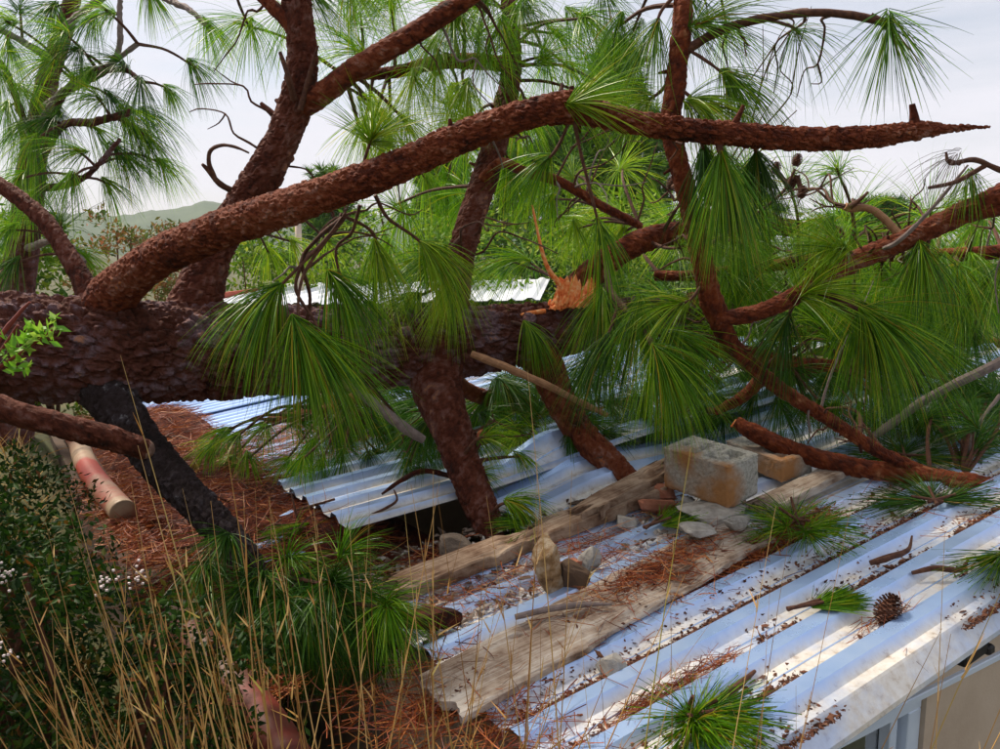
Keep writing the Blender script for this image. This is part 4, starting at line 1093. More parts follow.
R1, _ = limb([(1330, 225, 3.6), (1200, 240, 3.75), (1090, 247, 3.9), (1000, 252, 4.0), (940, 255, 4.1), (870, 256, 4.2), (800, 262, 4.4), (700, 275, 4.6), (655, 276, 4.7)], [1.5, 5, 7, 7, 6.5, 6.5, 6, 5.5, 5], bark_red, 0.016, 0.004, 22, seed=27)
V3, _ = limb([(905, 240, 3.06), (880, 215, 3.1), (866, 208, 3.12), (852, 209, 3.15), (845, 206, 3.15)], [4, 4, 3.6, 3.6, 4], stick_mat, 0, 0, 12, 0.01, 0.2, 28)
L2, _ = limb([(690, 336, 4.3), (712, 345, 4.25), (745, 354, 4.2), (790, 364, 4.25), (840, 366, 4.35)], [7, 9, 9, 8, 6], bark_red, 0.018, 0.005, 24, seed=29, label='broken red branch in the shade of the crown')
limb([(735, 352, 3.6), (760, 372, 3.75), (745, 395, 3.9), (715, 412, 4.0)], [6, 6, 6, 4], bark_red, 0.014, 0.003, 16, seed=31)
limb([(650, 316, 4.75), (760, 330, 5.2), (880, 338, 5.6), (1020, 345, 6.0)], [9, 8, 7, 5], bark_red, 0.018, 0.004, 18, seed=34)
limb([(690, 300, 4.8), (800, 300, 5.4), (920, 305, 6.0), (1040, 312, 6.4)], [8, 7, 6, 5], bark_red, 0.018, 0.004, 18, seed=35)
limb([(440, 360, 4.15), (470, 392, 4.5), (540, 408, 4.8), (640, 415, 5.0)], [9, 8, 7, 5], bark_red, 0.018, 0.004, 18, seed=36)
limb([(380, 365, 4.0), (360, 395, 4.3), (320, 412, 4.6), (270, 420, 4.9)], [8, 7, 6, 4], bark_red, 0.018, 0.004, 18, seed=37)
# grey side shoots under the trunk
limb([(330, 372, 3.75), (372, 402, 3.7), (405, 428, 3.68), (424, 440, 3.7)], [5, 5, 5.5, 4], grey_stick, 0, 0, 14, 0.01, 0.2, 32)
limb([(300, 345, 3.7), (310, 300, 3.5), (302, 262, 3.4), (318, 238, 3.2), (345, 216, 2.85)], [1.6, 1.8, 2, 2.2, 2.6], twig_mat, 0, 0, 12, 0.01, 0.2, 33)
rsn = rng(515)
for po, pp_, r0, cnt in ((F, Fp, 0.046, 7), (G, Gp, 0.07, 6), (Vv, Vp, 0.034, 7), (H, Hp, 0.055, 5), (V2, V2p, 0.035, 5), (T, Tp, 0.05, 4)):
    for c in range(cnt):
        k = int(rsn.uniform(0.12, 0.88) * len(pp_)); b_ = pp_[k]; tg_ = nrm(pp_[min(k + 3, len(pp_) - 1)] - pp_[k - 3]); sd_ = nrm(np.cross(tg_, rsn.normal(size=3))); L_ = rsn.uniform(0.5, 1.4) * r0
        m = MB(); tube(m, [b_ + sd_ * r0 * 0.5, b_ + sd_ * (r0 * 0.9) + tg_ * L_ * 0.2, b_ + sd_ * (r0 * 0.9 + L_) + tg_ * L_ * 0.5], [r0 * 0.34, r0 * 0.24, r0 * 0.11], 9, 0.008, 0, 0, 0.3, c); part('snag', m, bark_limb, po)
# dead curly twigs on the standing limb
def twig(pts, rpx, parent, seed, mat=None, reg=False):
    m = MB(); p = tube(m, px_path(pts), [r_ * q[2] / FPX for r_, q in zip(rpx, pts)], 8, 0.012, 0, 0, 0.3, seed)
    return part('twig', m, mat or twig_mat, parent)
twig([(230, 190, 3.55), (218, 182, 3.5), (208, 170, 3.48), (202, 164, 3.46)], [3.5, 3, 2.5, 1.5], G, 40)
twig([(216, 181, 3.5), (209, 163, 3.46), (211, 150, 3.44), (224, 145, 3.42), (238, 148, 3.42), (249, 153, 3.42)], [2.5, 2.2, 2, 1.8, 1.4, 1], G, 41)
twig([(294, 100, 3.5), (288, 76, 3.44), (280, 52, 3.42)], [4, 3, 1.8], G, 42)
twig([(300, 110, 3.5), (312, 66, 3.45), (318, 46, 3.4)], [3, 2.2, 1.2], G, 43)
twig([(880, 250, 3.07), (900, 240, 3.0), (935, 205, 2.95), (968, 165, 2.9)], [2.5, 2.5, 2, 1.2], V2, 44, grey_stick)
twig([(1040, 182, 2.9), (1000, 170, 2.85), (975, 160, 2.82), (950, 163, 2.8), (946, 152, 2.8)], [3.5, 3, 2.6, 2, 1.2], V2, 45)
twig([(985, 166, 2.83), (955, 182, 2.85), (928, 188, 2.86)], [2.5, 2.2, 1.5], V2, 46)
twig([(850, 207, 3.14), (862, 198, 3.12), (868, 192, 3.12)], [3, 2, 1.2], V3, 47)

# ------------------------------------------------------------------ needles of the fallen pine
_seed = [1000]
def nd(par, path, L, n=110, spread=55, droop=0.9, mat=None, w=0.0032, twr=1.9, dirv=None, **kw):
    """twig along path [(px,py,d)...] ending in a tuft; L in px at the tip's distance"""
    _seed[0] += 1
    pts = px_path(path); tip = pts[-1]
    if len(pts) > 1 and twr > 0:
        m = MB(); k = len(pts)
        rr = np.linspace(twr, twr * 0.75, k) * path[-1][2] / FPX
        tube(m, pts, rr, 8, 0.012, 0, 0, 0.35, _seed[0])
        part('twig', m, twig_mat, par)
    dr = np.asarray(dirv, float) if dirv is not None else pts[-1] - pts[-2]
    m = MB(); tuft(m, tip, dr, L * path[-1][2] / FPX, n, spread, droop, w, _seed[0], **kw)
    return part('needle_tuft', m, mat or needle_mat, par)

# under the arched limb, left
nd(F, [(345, 214, 2.86), (325, 240, 2.84), (290, 276, 2.8), (264, 302, 2.78)], 112, 190, 62, 1.5)
nd(F, [(346, 216, 2.86), (306, 270, 2.82), (298, 312, 2.78), (304, 342, 2.75)], 128, 240, 60, 1.2, dirv=(0.35, -0.1, -0.8))
nd(F, [(302, 262, 2.84), (296, 290, 2.84), (315, 322, 2.82), (322, 348, 2.8)], 135, 150, 48, 1.1, dirv=(0.6, 0.0, -0.6))
nd(F, [(360, 205, 2.86), (352, 232, 2.9), (336, 250, 2.95), (343, 290, 2.95)], 105, 190, 62, 1.3, dirv=(0.45, 0, -0.6))
nd(F, [(375, 195, 2.8), (388, 218, 2.85), (412, 235, 2.9), (436, 254, 2.95)], 95, 150, 58, 1.5, mat=needle_pale)
nd(F, [(340, 214, 2.86), (372, 232, 2.95), (380, 262, 3.0)], 105, 120, 55, 1.2, mat=needle_pale)
nd(F, [(360, 178, 2.75), (366, 155, 2.74), (374, 132, 2.72)], 66, 130, 96, 0.35, mat=needle_pale, shoot=0.2)
nd(F, [(576, 108, 2.58), (584, 100, 2.55)], 84, 90, 70, 0.45, mat=needle_pale, twr=4, dirv=(1, 0.2, 0.25))
nd(F, [(574, 120, 2.6), (580, 150, 2.62), (592, 198, 2.65), (602, 238, 2.68)], 90, 60, 42, 0.9)
nd(F, [(570, 120, 2.6), (556, 150, 2.64), (540, 165, 2.68)], 70, 60, 60, 1.0)
nd(F, [(718, 140, 2.62), (722, 158, 2.62), (725, 176, 2.62)], 118, 260, 46, 0.9, twr=4)
nd(F, [(750, 142, 2.66), (756, 152, 2.72), (758, 168, 2.78)], 105, 150, 44, 0.9, mat=needle_dark)
nd(F, [(700, 138, 2.62), (704, 152, 2.68), (706, 168, 2.7)], 105, 130, 40, 0.9, mat=needle_dark)
# right hanging limb
nd(V1, [(870, 17, 2.89), (886, 24, 2.88), (890, 32, 2.87)], 98, 74, 74, 0.30, mat=needle_mat, twr=4.5, dirv=(0.12, -0.1, -1), w=0.0042, amin=3)
nd(V1, [(884, 22, 2.88), (894, 24, 2.87)], 78, 14, 40, 0.3, twr=3.5, dirv=(1, 0, -0.1))
nd(Vv, [(682, 46, 3.0), (708, 62, 2.96), (736, 84, 2.92)], 92, 130, 60, 1.0, dirv=(0.8, 0, -0.7))
nd(Vv, [(676, 85, 3.0), (692, 98, 2.96), (702, 106, 2.93)], 80, 190, 75, 1.1, mat=needle_pale, dirv=(0.9, -0.1, -0.3))
nd(Vv, [(682, 20, 3.0), (700, 24, 2.96), (712, 20, 2.95)], 100, 90, 70, 0.9)
nd(Vv, [(682, -10, 3.0), (662, 10, 3.0), (652, 38, 3.0)], 90, 80, 55, 0.9)
nd(Vv, [(676, 70, 3.0), (660, 92, 3.05), (640, 104, 3.1)], 70, 70, 70, 0.9, mat=needle_pale)
nd(Vv, [(760, 18, 2.95), (790, 26, 3.1), (800, 34, 3.2)], 100, 45, 50, 0.8)
nd(Vv, [(705, 280, 3.1), (690, 300, 3.1), (672, 306, 3.1)], 80, 80, 70, 0.8, mat=needle_pale)
nd(V2, [(800, 293, 3.1), (808, 288, 3.08), (816, 286, 3.06)], 86, 170, 88, 0.45, mat=needle_pale, twr=6, dirv=(0.6, -0.2, 0.5))
nd(V2, [(812, 288, 3.1), (850, 305, 3.06), (882, 326, 3.02)], 122, 320, 66, 1.1, twr=4.5, dirv=(0.65, -0.2, -0.55))
nd(V2, [(812, 288, 3.1), (842, 308, 3.1), (866, 326, 3.1)], 112, 200, 60, 1.3, dirv=(0.2, 0, -0.8))
nd(V2, [(800, 293, 3.12), (790, 312, 3.2), (782, 330, 3.25)], 90, 110, 60, 1.0, mat=needle_dark)
nd(V2, [(860, 259, 3.1), (846, 250, 3.08), (832, 248, 3.06)], 84, 120, 70, 0.5, mat=needle_pale)
nd(V2, [(975, 208, 2.98), (972, 190, 2.96), (970, 182, 2.95)], 60, 50, 75, 1.5, dirv=(0.1, 0, -1))
nd(V2, [(960, 164, 2.81), (948, 160, 2.8)], 70, 26, 75, 1.6, mat=grey_stick, dirv=(-0.8, 0, -0.6), w=0.0022)
nd(V2, [(930, 230, 3.04), (926, 255, 3.04), (922, 262, 3.04)], 95, 160, 60, 0.9, dirv=(0.2, 0, -1))
nd(R1, [(945, 256, 4.1), (946, 266, 4.05), (947, 274, 4.0)], 95, 190, 62, 0.9, dirv=(0.1, -0.1, -1))
nd(R1, [(1000, 252, 4.0), (1002, 268, 3.95), (1000, 280, 3.92)], 90, 130, 62, 0.9)
# torn top: the big bunches in the middle
nd(T, [(606, 262, 4.25), (606, 285, 3.9), (600, 308, 3.7)], 92, 200, 66, 1.1, dirv=(-0.1, -0.2, -0.7))
nd(T, [(606, 262, 4.25), (612, 292, 3.7), (642, 328, 3.3), (664, 364, 3.1)], 102, 300, 66, 0.9, twr=4.5, dirv=(0.35, -0.15, -0.6))
nd(T, [(612, 290, 3.7), (628, 312, 3.4), (640, 322, 3.3)], 120, 260, 60, 1.0, dirv=(0.0, -0.1, -0.8))
nd(T, [(640, 328, 3.3), (662, 336, 3.25), (680, 340, 3.2)], 90, 180, 62, 1.0, dirv=(0.8, -0.1, -0.5))
nd(T, [(620, 300, 3.6), (610, 330, 3.5), (604, 350, 3.45)], 95, 170, 55, 1.0, mat=needle_dark)
nd(T, [(645, 240, 4.35), (668, 248, 4.2), (690, 246, 4.1)], 80, 120, 70, 0.8, mat=needle_pale)
nd(T, [(700, 231, 4.45), (720, 250, 4.4), (740, 262, 4.35)], 90, 120, 66, 0.9)
# under and on the trunk
nd(trunk, [(512, 322, 3.98), (522, 325, 3.9), (532, 332, 3.85)], 62, 100, 50, 1.5, dirv=(0.5, -0.3, -0.7))
nd(H, [(462, 262, 4.05), (455, 282, 3.9), (450, 296, 3.85)], 72, 150, 50, 1.1, mat=needle_pale)
nd(H, [(468, 228, 4.08), (448, 250, 3.95), (428, 262, 3.9)], 85, 150, 62, 1.1)
nd(H, [(458, 270, 4.05), (432, 290, 3.95), (405, 300, 3.9)], 80, 140, 62, 1.3, mat=needle_pale)
nd(LA, [(460, 460, 3.68), (476, 440, 3.6), (490, 436, 3.6)], 50, 60, 75, 1.0)
nd(LA, [(486, 520, 3.58), (500, 505, 3.5), (515, 503, 3.45)], 52, 110, 66, 1.2, mat=needle_mat, dirv=(0.9, -0.2, -0.2))

# procedural filling: twigs from the nearest limb to a tip, ending in a tuft
def fill(regions, seed, limbs=None, maxlen=1.3):
    r = rng(seed)
    src = limbs or all_samples
    for (x0, y0, x1, y1, d0, d1, cnt, L, n, mat) in regions:
        for c in range(cnt):
            px, py, d = r.uniform(x0, x1), r.uniform(y0, y1), r.uniform(d0, d1)
            tip = P(px, py, d)
            best = None
            for p, o in src:
                q = p[:: max(1, len(p) // 40)]
                dd = np.linalg.norm(q - tip, axis=1); k = int(dd.argmin())
                if best is None or dd[k] < best[0]: best = (dd[k], q[k], o)
            dist, base, o = best
            if dist > maxlen: continue
            mid = (base + tip) / 2 + np.array([r.normal(0, 0.05), r.normal(0, 0.05), r.uniform(0.0, 0.14)]) * dist
            _seed[0] += 1
            if dist > 0.05:
                m = MB(); tube(m, [base, mid, tip], [0.010 + 0.003 * dist, 0.008, 0.0055], 6, 0.03, 0, 0, 0.3, _seed[0]); part('twig', m, twig_mat, o)
            dr = nrm(tip - mid) + np.array([r.normal(0, 0.35), r.normal(0, 0.35), -0.25 + r.normal(0, 0.3)])
            m = MB(); tuft(m, tip, dr, L * d / FPX * r.uniform(0.85, 1.15), int(n * r.uniform(0.8, 1.2)), r.uniform(50, 80), r.uniform(0.6, 1.3), 0.0034 * max(1, d / 3.6), _seed[0], prism=d < 3.6, steps=5)
            part('needle_tuft', m, mat, o)
fill([
    (330, -20, 480, 60, 3.7, 4.5, 12, 80, 90, needle_mat),
    (330, 70, 480, 150, 3.7, 4.6, 10, 76, 90, needle_pale),
    (480, -10, 600, 60, 3.6, 4.4, 9, 82, 90, needle_mat),
    (520, 60, 640, 130, 4.3, 5.0, 7, 70, 70, needle_mat),
    (380, 150, 560, 260, 4.3, 5.2, 14, 72, 90, needle_mat),
    (560, 150, 680, 250, 4.5, 5.4, 9, 68, 80, needle_pale),
    (680, 150, 860, 230, 3.8, 5.0, 9, 70, 80, needle_mat),
    (720, 205, 1000, 262, 3.6, 5.0, 22, 66, 80, needle_mat),
    (680, 250, 1000, 330, 3.9, 5.2, 24, 74, 100, needle_mat),
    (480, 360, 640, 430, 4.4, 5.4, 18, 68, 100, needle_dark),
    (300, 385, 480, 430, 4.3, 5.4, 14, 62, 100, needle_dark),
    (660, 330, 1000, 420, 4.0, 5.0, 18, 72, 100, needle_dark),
    (240, 200, 340, 260, 4.0, 4.8, 3, 60, 60, needle_pale),
    (860, 400, 1010, 450, 3.6, 4.3, 10, 66, 90, needle_dark),
    (180, -10, 330, 40, 3.5, 4.2, 5, 78, 60, needle_mat),
    (600, -20, 780, 30, 3.0, 3.8, 6, 80, 50, needle_mat),
], 501)
fill([(640, 290, 1010, 390, 4.8, 6.4, 46, 62, 110, needle_dark), (640, 270, 1010, 340, 4.6, 6.0, 20, 62, 100, needle_mat)], 505, maxlen=1.0)
def roof_fill(regions, seed):
    r = rng(seed)
    for (x0, y0, x1, y1, cnt, L, n, mat) in regions:
        for c in range(cnt):
            px, py = r.uniform(x0, x1), r.uniform(y0, y1)
            h = r.uniform(0.05, 0.28); d = roof_hit(px, py, h)[2]
            fill([(px, py, px + .1, py + .1, d, d + .01, 1, L, n, mat)], int(r.integers(1e6)), maxlen=1.6)
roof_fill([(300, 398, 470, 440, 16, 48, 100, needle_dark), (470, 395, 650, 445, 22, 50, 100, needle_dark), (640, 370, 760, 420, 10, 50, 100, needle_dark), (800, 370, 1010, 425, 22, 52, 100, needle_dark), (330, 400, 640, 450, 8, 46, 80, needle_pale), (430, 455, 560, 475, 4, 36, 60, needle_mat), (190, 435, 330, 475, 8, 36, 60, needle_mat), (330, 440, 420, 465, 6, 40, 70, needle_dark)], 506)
# dark bunches hanging from the left prop limb
fill([(235, 568, 320, 630, 2.45, 2.85, 8, 90, 150, needle_dark), (310, 585, 390, 640, 2.45, 2.8, 7, 82, 140, needle_dark), (200, 535, 240, 580, 2.7, 2.95, 2, 70, 100, needle_dark), (360, 600, 410, 640, 2.45, 2.7, 3, 72, 110, needle_mat), (290, 545, 350, 560, 2.75, 2.9, 2, 55, 70, needle_mat)], 502, [(LCp, LC)], 1.3)
fill([(215, 420, 330, 455, 3.9, 4.6, 4, 50, 70, needle_mat), (400, 400, 470, 470, 3.9, 4.4, 6, 60, 80, needle_dark)], 503)

def bare_twigs(regions, seed):
    r = rng(seed)
    for (x0, y0, x1, y1, d0, d1, cnt) in regions:
        for c in range(cnt):
            tip = P(r.uniform(x0, x1), r.uniform(y0, y1), r.uniform(d0, d1))
            best = None
            for p, o in all_samples:
                q = p[:: max(1, len(p) // 40)]; dd = np.linalg.norm(q - tip, axis=1); k = int(dd.argmin())
                if best is None or dd[k] < best[0]: best = (dd[k], q[k], o)
            dist, base, o = best
            if dist > 1.1 or dist < 0.06: continue
            t = np.linspace(0, 1, 6)[:, None]; pts = base + (tip - base) * t + r.normal(0, 0.055, (6, 3)) * dist * np.sin(t * math.pi) + np.array([0, 0, 0.10 * dist]) * np.sin(t * math.pi)
            _seed[0] += 1
            m = MB(); tube(m, pts, np.linspace(0.0065, 0.0022, 6), 6, 0.02, 0, 0, 0.35, _seed[0])
            if r.uniform() < 0.7:
                b2 = pts[3]; e2 = b2 + (tip - base) * 0.3 + r.normal(0, 0.14, 3) * dist
                tube(m, [b2, (b2 + e2) / 2 + r.normal(0, 0.03, 3) * dist, e2], [0.004, 0.003, 0.0016], 5, 0.02, 0, 0, 0.35, _seed[0] + 1)
            part('twig', m, twig_mat if r.uniform() < 0.88 else grey_stick, o)
bare_twigs([(230, 160, 420, 300, 2.9, 3.8, 8), (420, 40, 660, 260, 3.0, 4.6, 26), (640, 20, 800, 320, 2.8, 4.2, 22), (760, 170, 1000, 330, 2.9, 4.4, 34), (640, 300, 1000, 450, 3.2, 4.6, 30), (300, 380, 640, 460, 3.7, 4.5, 18), (180, 60, 330, 160, 3.4, 3.9, 6)], 909)

# small cones on the crown at the right
for k, (px, py, d) in enumerate([(797, 160, 3.4), (790, 183, 3.45), (802, 192, 3.4), (672, 183, 3.2), (776, 168, 3.5)]):
    c = P(px, py, d)
    cone('pine_cone', c, 0.048, ['small dark cone topmost of the cluster under the arched limb', 'small dark cone leftmost in the middle of the cluster', 'small dark cone lowest of the cluster under the arched limb', 'small dark cone by itself beside the hanging limb', 'small dark cone left of the topmost one in the cluster'][k], k + 5, (0.2, -0.2, 1), 'small cones in the crown')
nd(Vv, [(700, 250, 3.1), (740, 225, 3.3), (780, 195, 3.42), (795, 170, 3.42)], 30, 6, 70, 0.5, mat=needle_dark)
twig([(797, 176, 3.42), (790, 190, 3.46)], [3, 2.5], Vv, 52)
twig([(797, 176, 3.42), (803, 196, 3.41)], [3, 2.5], Vv, 53)
twig([(790, 186, 3.44), (776, 172, 3.5)], [3, 2.5], Vv, 54)
twig([(682, 186, 3.04), (676, 186, 3.15), (672, 188, 3.2)], [3, 3, 2.5], Vv, 55)

# ------------------------------------------------------------------ loose pieces of the tree
m = MB(); tube(m, px_path([(-260, 330, 2.75), (-60, 380, 2.8), (0, 408, 2.83), (60, 425, 2.88), (110, 438, 2.95), (146, 450, 3.02)]), [r_ * 2.85 / FPX for r_ in (13, 13, 12.5, 12.5, 12.5, 11)], 32, 0.009, 0.018, 0.004, 0.08, 70)
cb = root('cut_branch', P(141, 462, 2.96), 'bare cut branch end leaning on the dark limb at the left edge', 'branch')
part('bark', m, bark_mid, cb)
m = MB(); e0, e1 = P(144, 449.3, 3.015), P(152, 452.5, 3.035); tube(m, [e0, (e0 + e1) / 2, e1], [0.034, 0.031, 0.018], 20, 0.006, 0, 0, 0.3, 71); part('cut_end', m, cut_mat, cb)

m = MB(); tube(m, px_path([(736, 422, 3.86), (755, 433, 3.82), (800, 453, 3.74), (860, 468, 3.64), (930, 477, 3.55), (1010, 490, 3.48), (1120, 512, 3.35)]), [r_ * 3.8 / FPX for r_ in (6, 8.5, 9, 9, 8.5, 8.5, 8)], 28, 0.009, 0.018, 0.005, 0.09, 73)
lb = root('broken_branch', P(860, 480, 3.72), 'thick red broken branch lying on the roof behind the concrete block', 'branch')
part('bark', m, bark_red, lb)
m = MB()
for k in range(5):
    tube(m, px_path([(745 + k * 1.5, 427 + (k % 3) * 2, 3.83), (735 - k, 420 + k * 1.5, 3.86 + .01 * k)]), [0.018, 0.004], 6, 0.02, 0, 0, 0.3, 80 + k)
part('torn_end', m, splint_mat, lb)
stick('dead_stick', px_path([(472, 354, 3.72), (500, 365, 3.68), (540, 382, 3.66), (580, 402, 3.68), (607, 415, 3.72)]), [.017, .018, .016, .015, .011], stick_mat, 'pale tan stick jutting from the trunk below the splintered break', group='loose branches', seed=74)
stick('dead_stick', px_path([(1060, 330, 3.7), (1000, 362, 3.75), (930, 397, 3.85), (890, 425, 3.9), (858, 447, 3.95)]), [.022, .022, .021, .02, .016], grey_stick, 'thin grey stick slanting to the roof at the right edge', group='loose branches', seed=75)
stick('dead_stick', px_path([(1000, 395, 3.7), (975, 430, 3.68), (968, 460, 3.66), (962, 480, 3.6)]), [.008, .009, .009, .006], grey_stick, 'upright grey twig near the right edge above the sheets', group='loose branches', seed=76)

# green sprigs lying on the roof
def sprig(px, py, h, dirs, L, n, label, mat=None, spread=70, droop=0.5, seed=0, flat=0.42):
    base = rpt(px, py, h)
    rt = root('pine_sprig', base - N * 0.02, label, 'pine sprig', 'fresh pine sprigs on the roof')
    tw = MB(); nm = MB()
    for k, d in enumerate(dirs):
        if d[0] > 10: dv = nrm(rpt(d[0], d[1], h) - base + N * d[2] * 0.1)
        else: dv = nrm(U * d[0] + V * d[1] + N * d[2])
        tip = base + dv * 0.09
        tube(tw, [base - dv * 0.03, base + dv * 0.03, tip], [0.007, 0.006, 0.005], 7, 0.01, 0, 0, 0.35, seed + k)
        tuft(nm, tip, dv, L, n, spread, droop, 0.0030, seed + 10 * k, amin=5)
    for arr in nm.v:
        hh_ = (arr - O) @ N; arr -= N * (hh_ - (0.036 + np.maximum(hh_ - 0.036, 0) * flat + 0.004 * ((hh_ * 997) % 1)))[:, None]
    part('twig', tw, twig_mat, rt); part('needle_tuft', nm, mat or needle_mat, rt)
sprig(797, 520, 0.10, [(0.3, -0.5, 0.8), (-0.6, -0.3, 0.6), (0.7, 0.5, 0.3), (-0.3, 0.8, 0.3)], 0.21, 80, 'bushy green sprig beside the concrete block', spread=80, seed=300)
sprig(796, 607, 0.05, [(880, 584, 0.1), (870, 596, 0.1)], 0.165, 120, 'flat green sprig left of the pine cone', spread=38, droop=0.12, seed=320, flat=0.2)
sprig(1010, 545, 0.07, [(-0.5, 0.7, 0.1), (-0.9, 0.1, 0.2), (-0.2, 0.9, 0.05)], 0.26, 110, 'green sprig at the right frame edge on the near sheets', spread=50, droop=0.35, seed=340, flat=0.4)
sprig(686, 715, 0.06, [(0.3, 0.8, 0.4), (-0.4, 0.6, 0.5), (0.8, 0.4, 0.3), (-0.1, 0.4, 0.8)], 0.20, 110, 'round green sprig at the bottom of the frame', spread=80, droop=0.7, seed=360)
sprig(650, 525, 0.06, [(0.9, -0.2, 0.1), (0.5, 0.4, 0.2)], 0.17, 70, 'small sprig between the planks left of the block', spread=45, droop=0.3, seed=380)
sprig(935, 500, 0.06, [(0.6, -0.6, 0.2), (0.9, 0.4, 0.1), (-0.6, -0.5, 0.2)], 0.24, 90, 'dark sprig under the broken branch at the right', mat=needle_dark, spread=60, seed=400)
sprig(315, 505, 0.16, [(-0.9, 0.2, 0.1), (0.8, 0.3, 0.1)], 0.20, 60, 'thin sprig lying on the lifted sheet', spread=35, droop=0.3, seed=420)
sprig(540, 525, 0.06, [(-0.7, 0.3, 0.2), (-0.3, -0.5, 0.4)], 0.18, 60, 'sprig at the foot of the propping limb', spread=55, seed=440)
sprig(905, 455, 0.05, [(0.7, -0.6, 0.2), (-0.7, -0.4, 0.3), (0.2, 0.8, 0.1)], 0.26, 110, 'flattened dark sprig under the crown at the right', mat=needle_dark, spread=70, seed=460)

# ================================================================== PLANTS IN FRONT
# dry grass
r = rng(61)
gp, gd, gl, gdr, gwid = [], [], [], [], []
def add_grass(px, d, toppy, n, sx, lean, seed):
    r = rng(seed)
    for k in range(n):
        x = (px + r.normal(0, sx) - 500) / FPX * d
        dd = d * r.uniform(0.85, 1.2)
        y = dd * math.cos(PITCH) - 0.25
        base = np.array([x * dd / d, y, 0.0]); base[2] = float(ground_z(base[:1], base[1:2])[0]) - 0.02
        top = P(px, toppy + r.normal(0, 45), dd)[2]
        h = max(0.35, top - base[2])
        dv = nrm(np.array([lean + r.normal(0, 0.20), r.normal(0, 0.10), 1.0]))
        gp.append(base); gd.append(dv); gl.append(h * 1.02); gdr.append(abs(r.normal(0.0, 0.16))); gwid.append(r.uniform(0.0024, 0.0052))
for (px, d, top, n, sx, lean) in [(330, 1.40, 520, 34, 30, -0.20), (290, 1.45, 545, 26, 45, -0.10), (390, 1.45, 500, 16, 35, -0.25), (420, 1.4, 540, 10, 40, 0.03), (250, 1.55, 590, 16, 60, -0.30), (150, 1.5, 630, 14, 60, -0.25), (60, 1.45, 640, 12, 60, 0.1), (200, 1.5, 600, 10, 50, 0.2), (450, 1.5, 500, 10, 30, -0.08), (520, 1.45, 500, 9, 25, 0.0), (603, 1.4, 440, 9, 14, 0.01), (655, 1.4, 560, 6, 20, 0.04), (745, 1.35, 600, 6, 30, 0.14), (860, 1.35, 600, 9, 35, 0.18), (940, 1.3, 600, 5, 25, 0.22)]:
    add_grass(px, d, top, n, sx, lean, int(px))
for (bx_, tx_, ty_, d_) in [(596, 611, 372, 1.5), (425, 432, 470, 1.4), (330, 128, 352, 1.55), (300, 160, 440, 1.5), (255, 120, 560, 1.45), (505, 497, 480, 1.45), (690, 742, 640, 1.4), (860, 878, 590, 1.35)]:
    b_ = P(bx_, 749, d_); b_[2] = float(ground_z(b_[:1], b_[1:2])[0]) - .02; t_ = P(tx_, ty_, d_)
    gp.append(b_); gd.append(nrm(t_ - b_)); gl.append(np.linalg.norm(t_ - b_)); gdr.append(0.02); gwid.append(0.0052)
m = MB(); gpts, gds = strands(m, np.array(gp), np.array(gd), np.array(gl), np.array(gwid), np.array(gdr), 9, True, r, curl=0.14)
# seed heads: short spikelets off the last third of each stalk, and a few long dry leaves
for k_ in range(6, 10):
    for rep_ in range(2):
        pick = r.uniform(size=len(gpts)) < 0.7
        dv_ = nrm(gds[pick, k_] + 0.28 * r.normal(size=(pick.sum(), 3)))
        strands(m, gpts[pick, k_ - 1] + (gpts[pick, k_ - 1] - gpts[pick, k_ - 2]) * r.uniform(-.5, .5, (pick.sum(), 1)), dv_, r.uniform(.02, .055, pick.sum()), np.full(pick.sum(), .0026), np.full(pick.sum(), .1), 2, False, r)
pick = r.uniform(size=len(gpts)) < 0.5
strands(m, gpts[pick, 3], nrm(gds[pick, 3] + 0.45 * r.normal(size=(pick.sum(), 3))), r.uniform(.15, .35, pick.sum()), np.full(pick.sum(), .005), r.uniform(.4, 1.8, pick.sum()), 7, False, r, curl=.4)
# low blades at the foot
n = 1500
bx = r.uniform(-1.4, 0.9, n); by = r.uniform(1.0, 2.3, n); bz = ground_z(bx, by)
keep = ((bx - O[0]) * UH[0] + (by - O[1]) * UH[1]) < -2.2
bx, by, bz = bx[keep], by[keep], bz[keep]
dv = nrm(np.stack([r.normal(0, 0.4, len(bx)), r.normal(0, 0.4, len(bx)), np.ones(len(bx))], 1))
strands(m, np.stack([bx, by, bz - 0.02], 1), dv, r.uniform(0.18, 0.5, len(bx)), r.uniform(0.002, 0.004, len(bx)), r.uniform(0.1, 1.0, len(bx)), 6, False, r, curl=0.3)
n = 9000
bx = r.uniform(-6.5, -0.9, n); by = r.uniform(-0.5, 5.5, n); bz = ground_z(bx, by)
keep = ((bx - O[0]) * UH[0] + (by - O[1]) * UH[1]) < -2.35
bx, by, bz = bx[keep], by[keep], bz[keep]
dv = nrm(np.stack([r.normal(0, 0.4, len(bx)), r.normal(0, 0.4, len(bx)), np.ones(len(bx))], 1))
strands(m, np.stack([bx, by, bz - 0.02], 1), dv, r.uniform(0.12, 0.4, len(bx)), r.uniform(0.003, 0.006, len(bx)), r.uniform(0.2, 1.3, len(bx)), 4, False, r, curl=0.3)
single('dry_grass', m, grass_mat, 'tall golden dry grass stalks in front of the wall and roof', 'grass', kind='stuff')

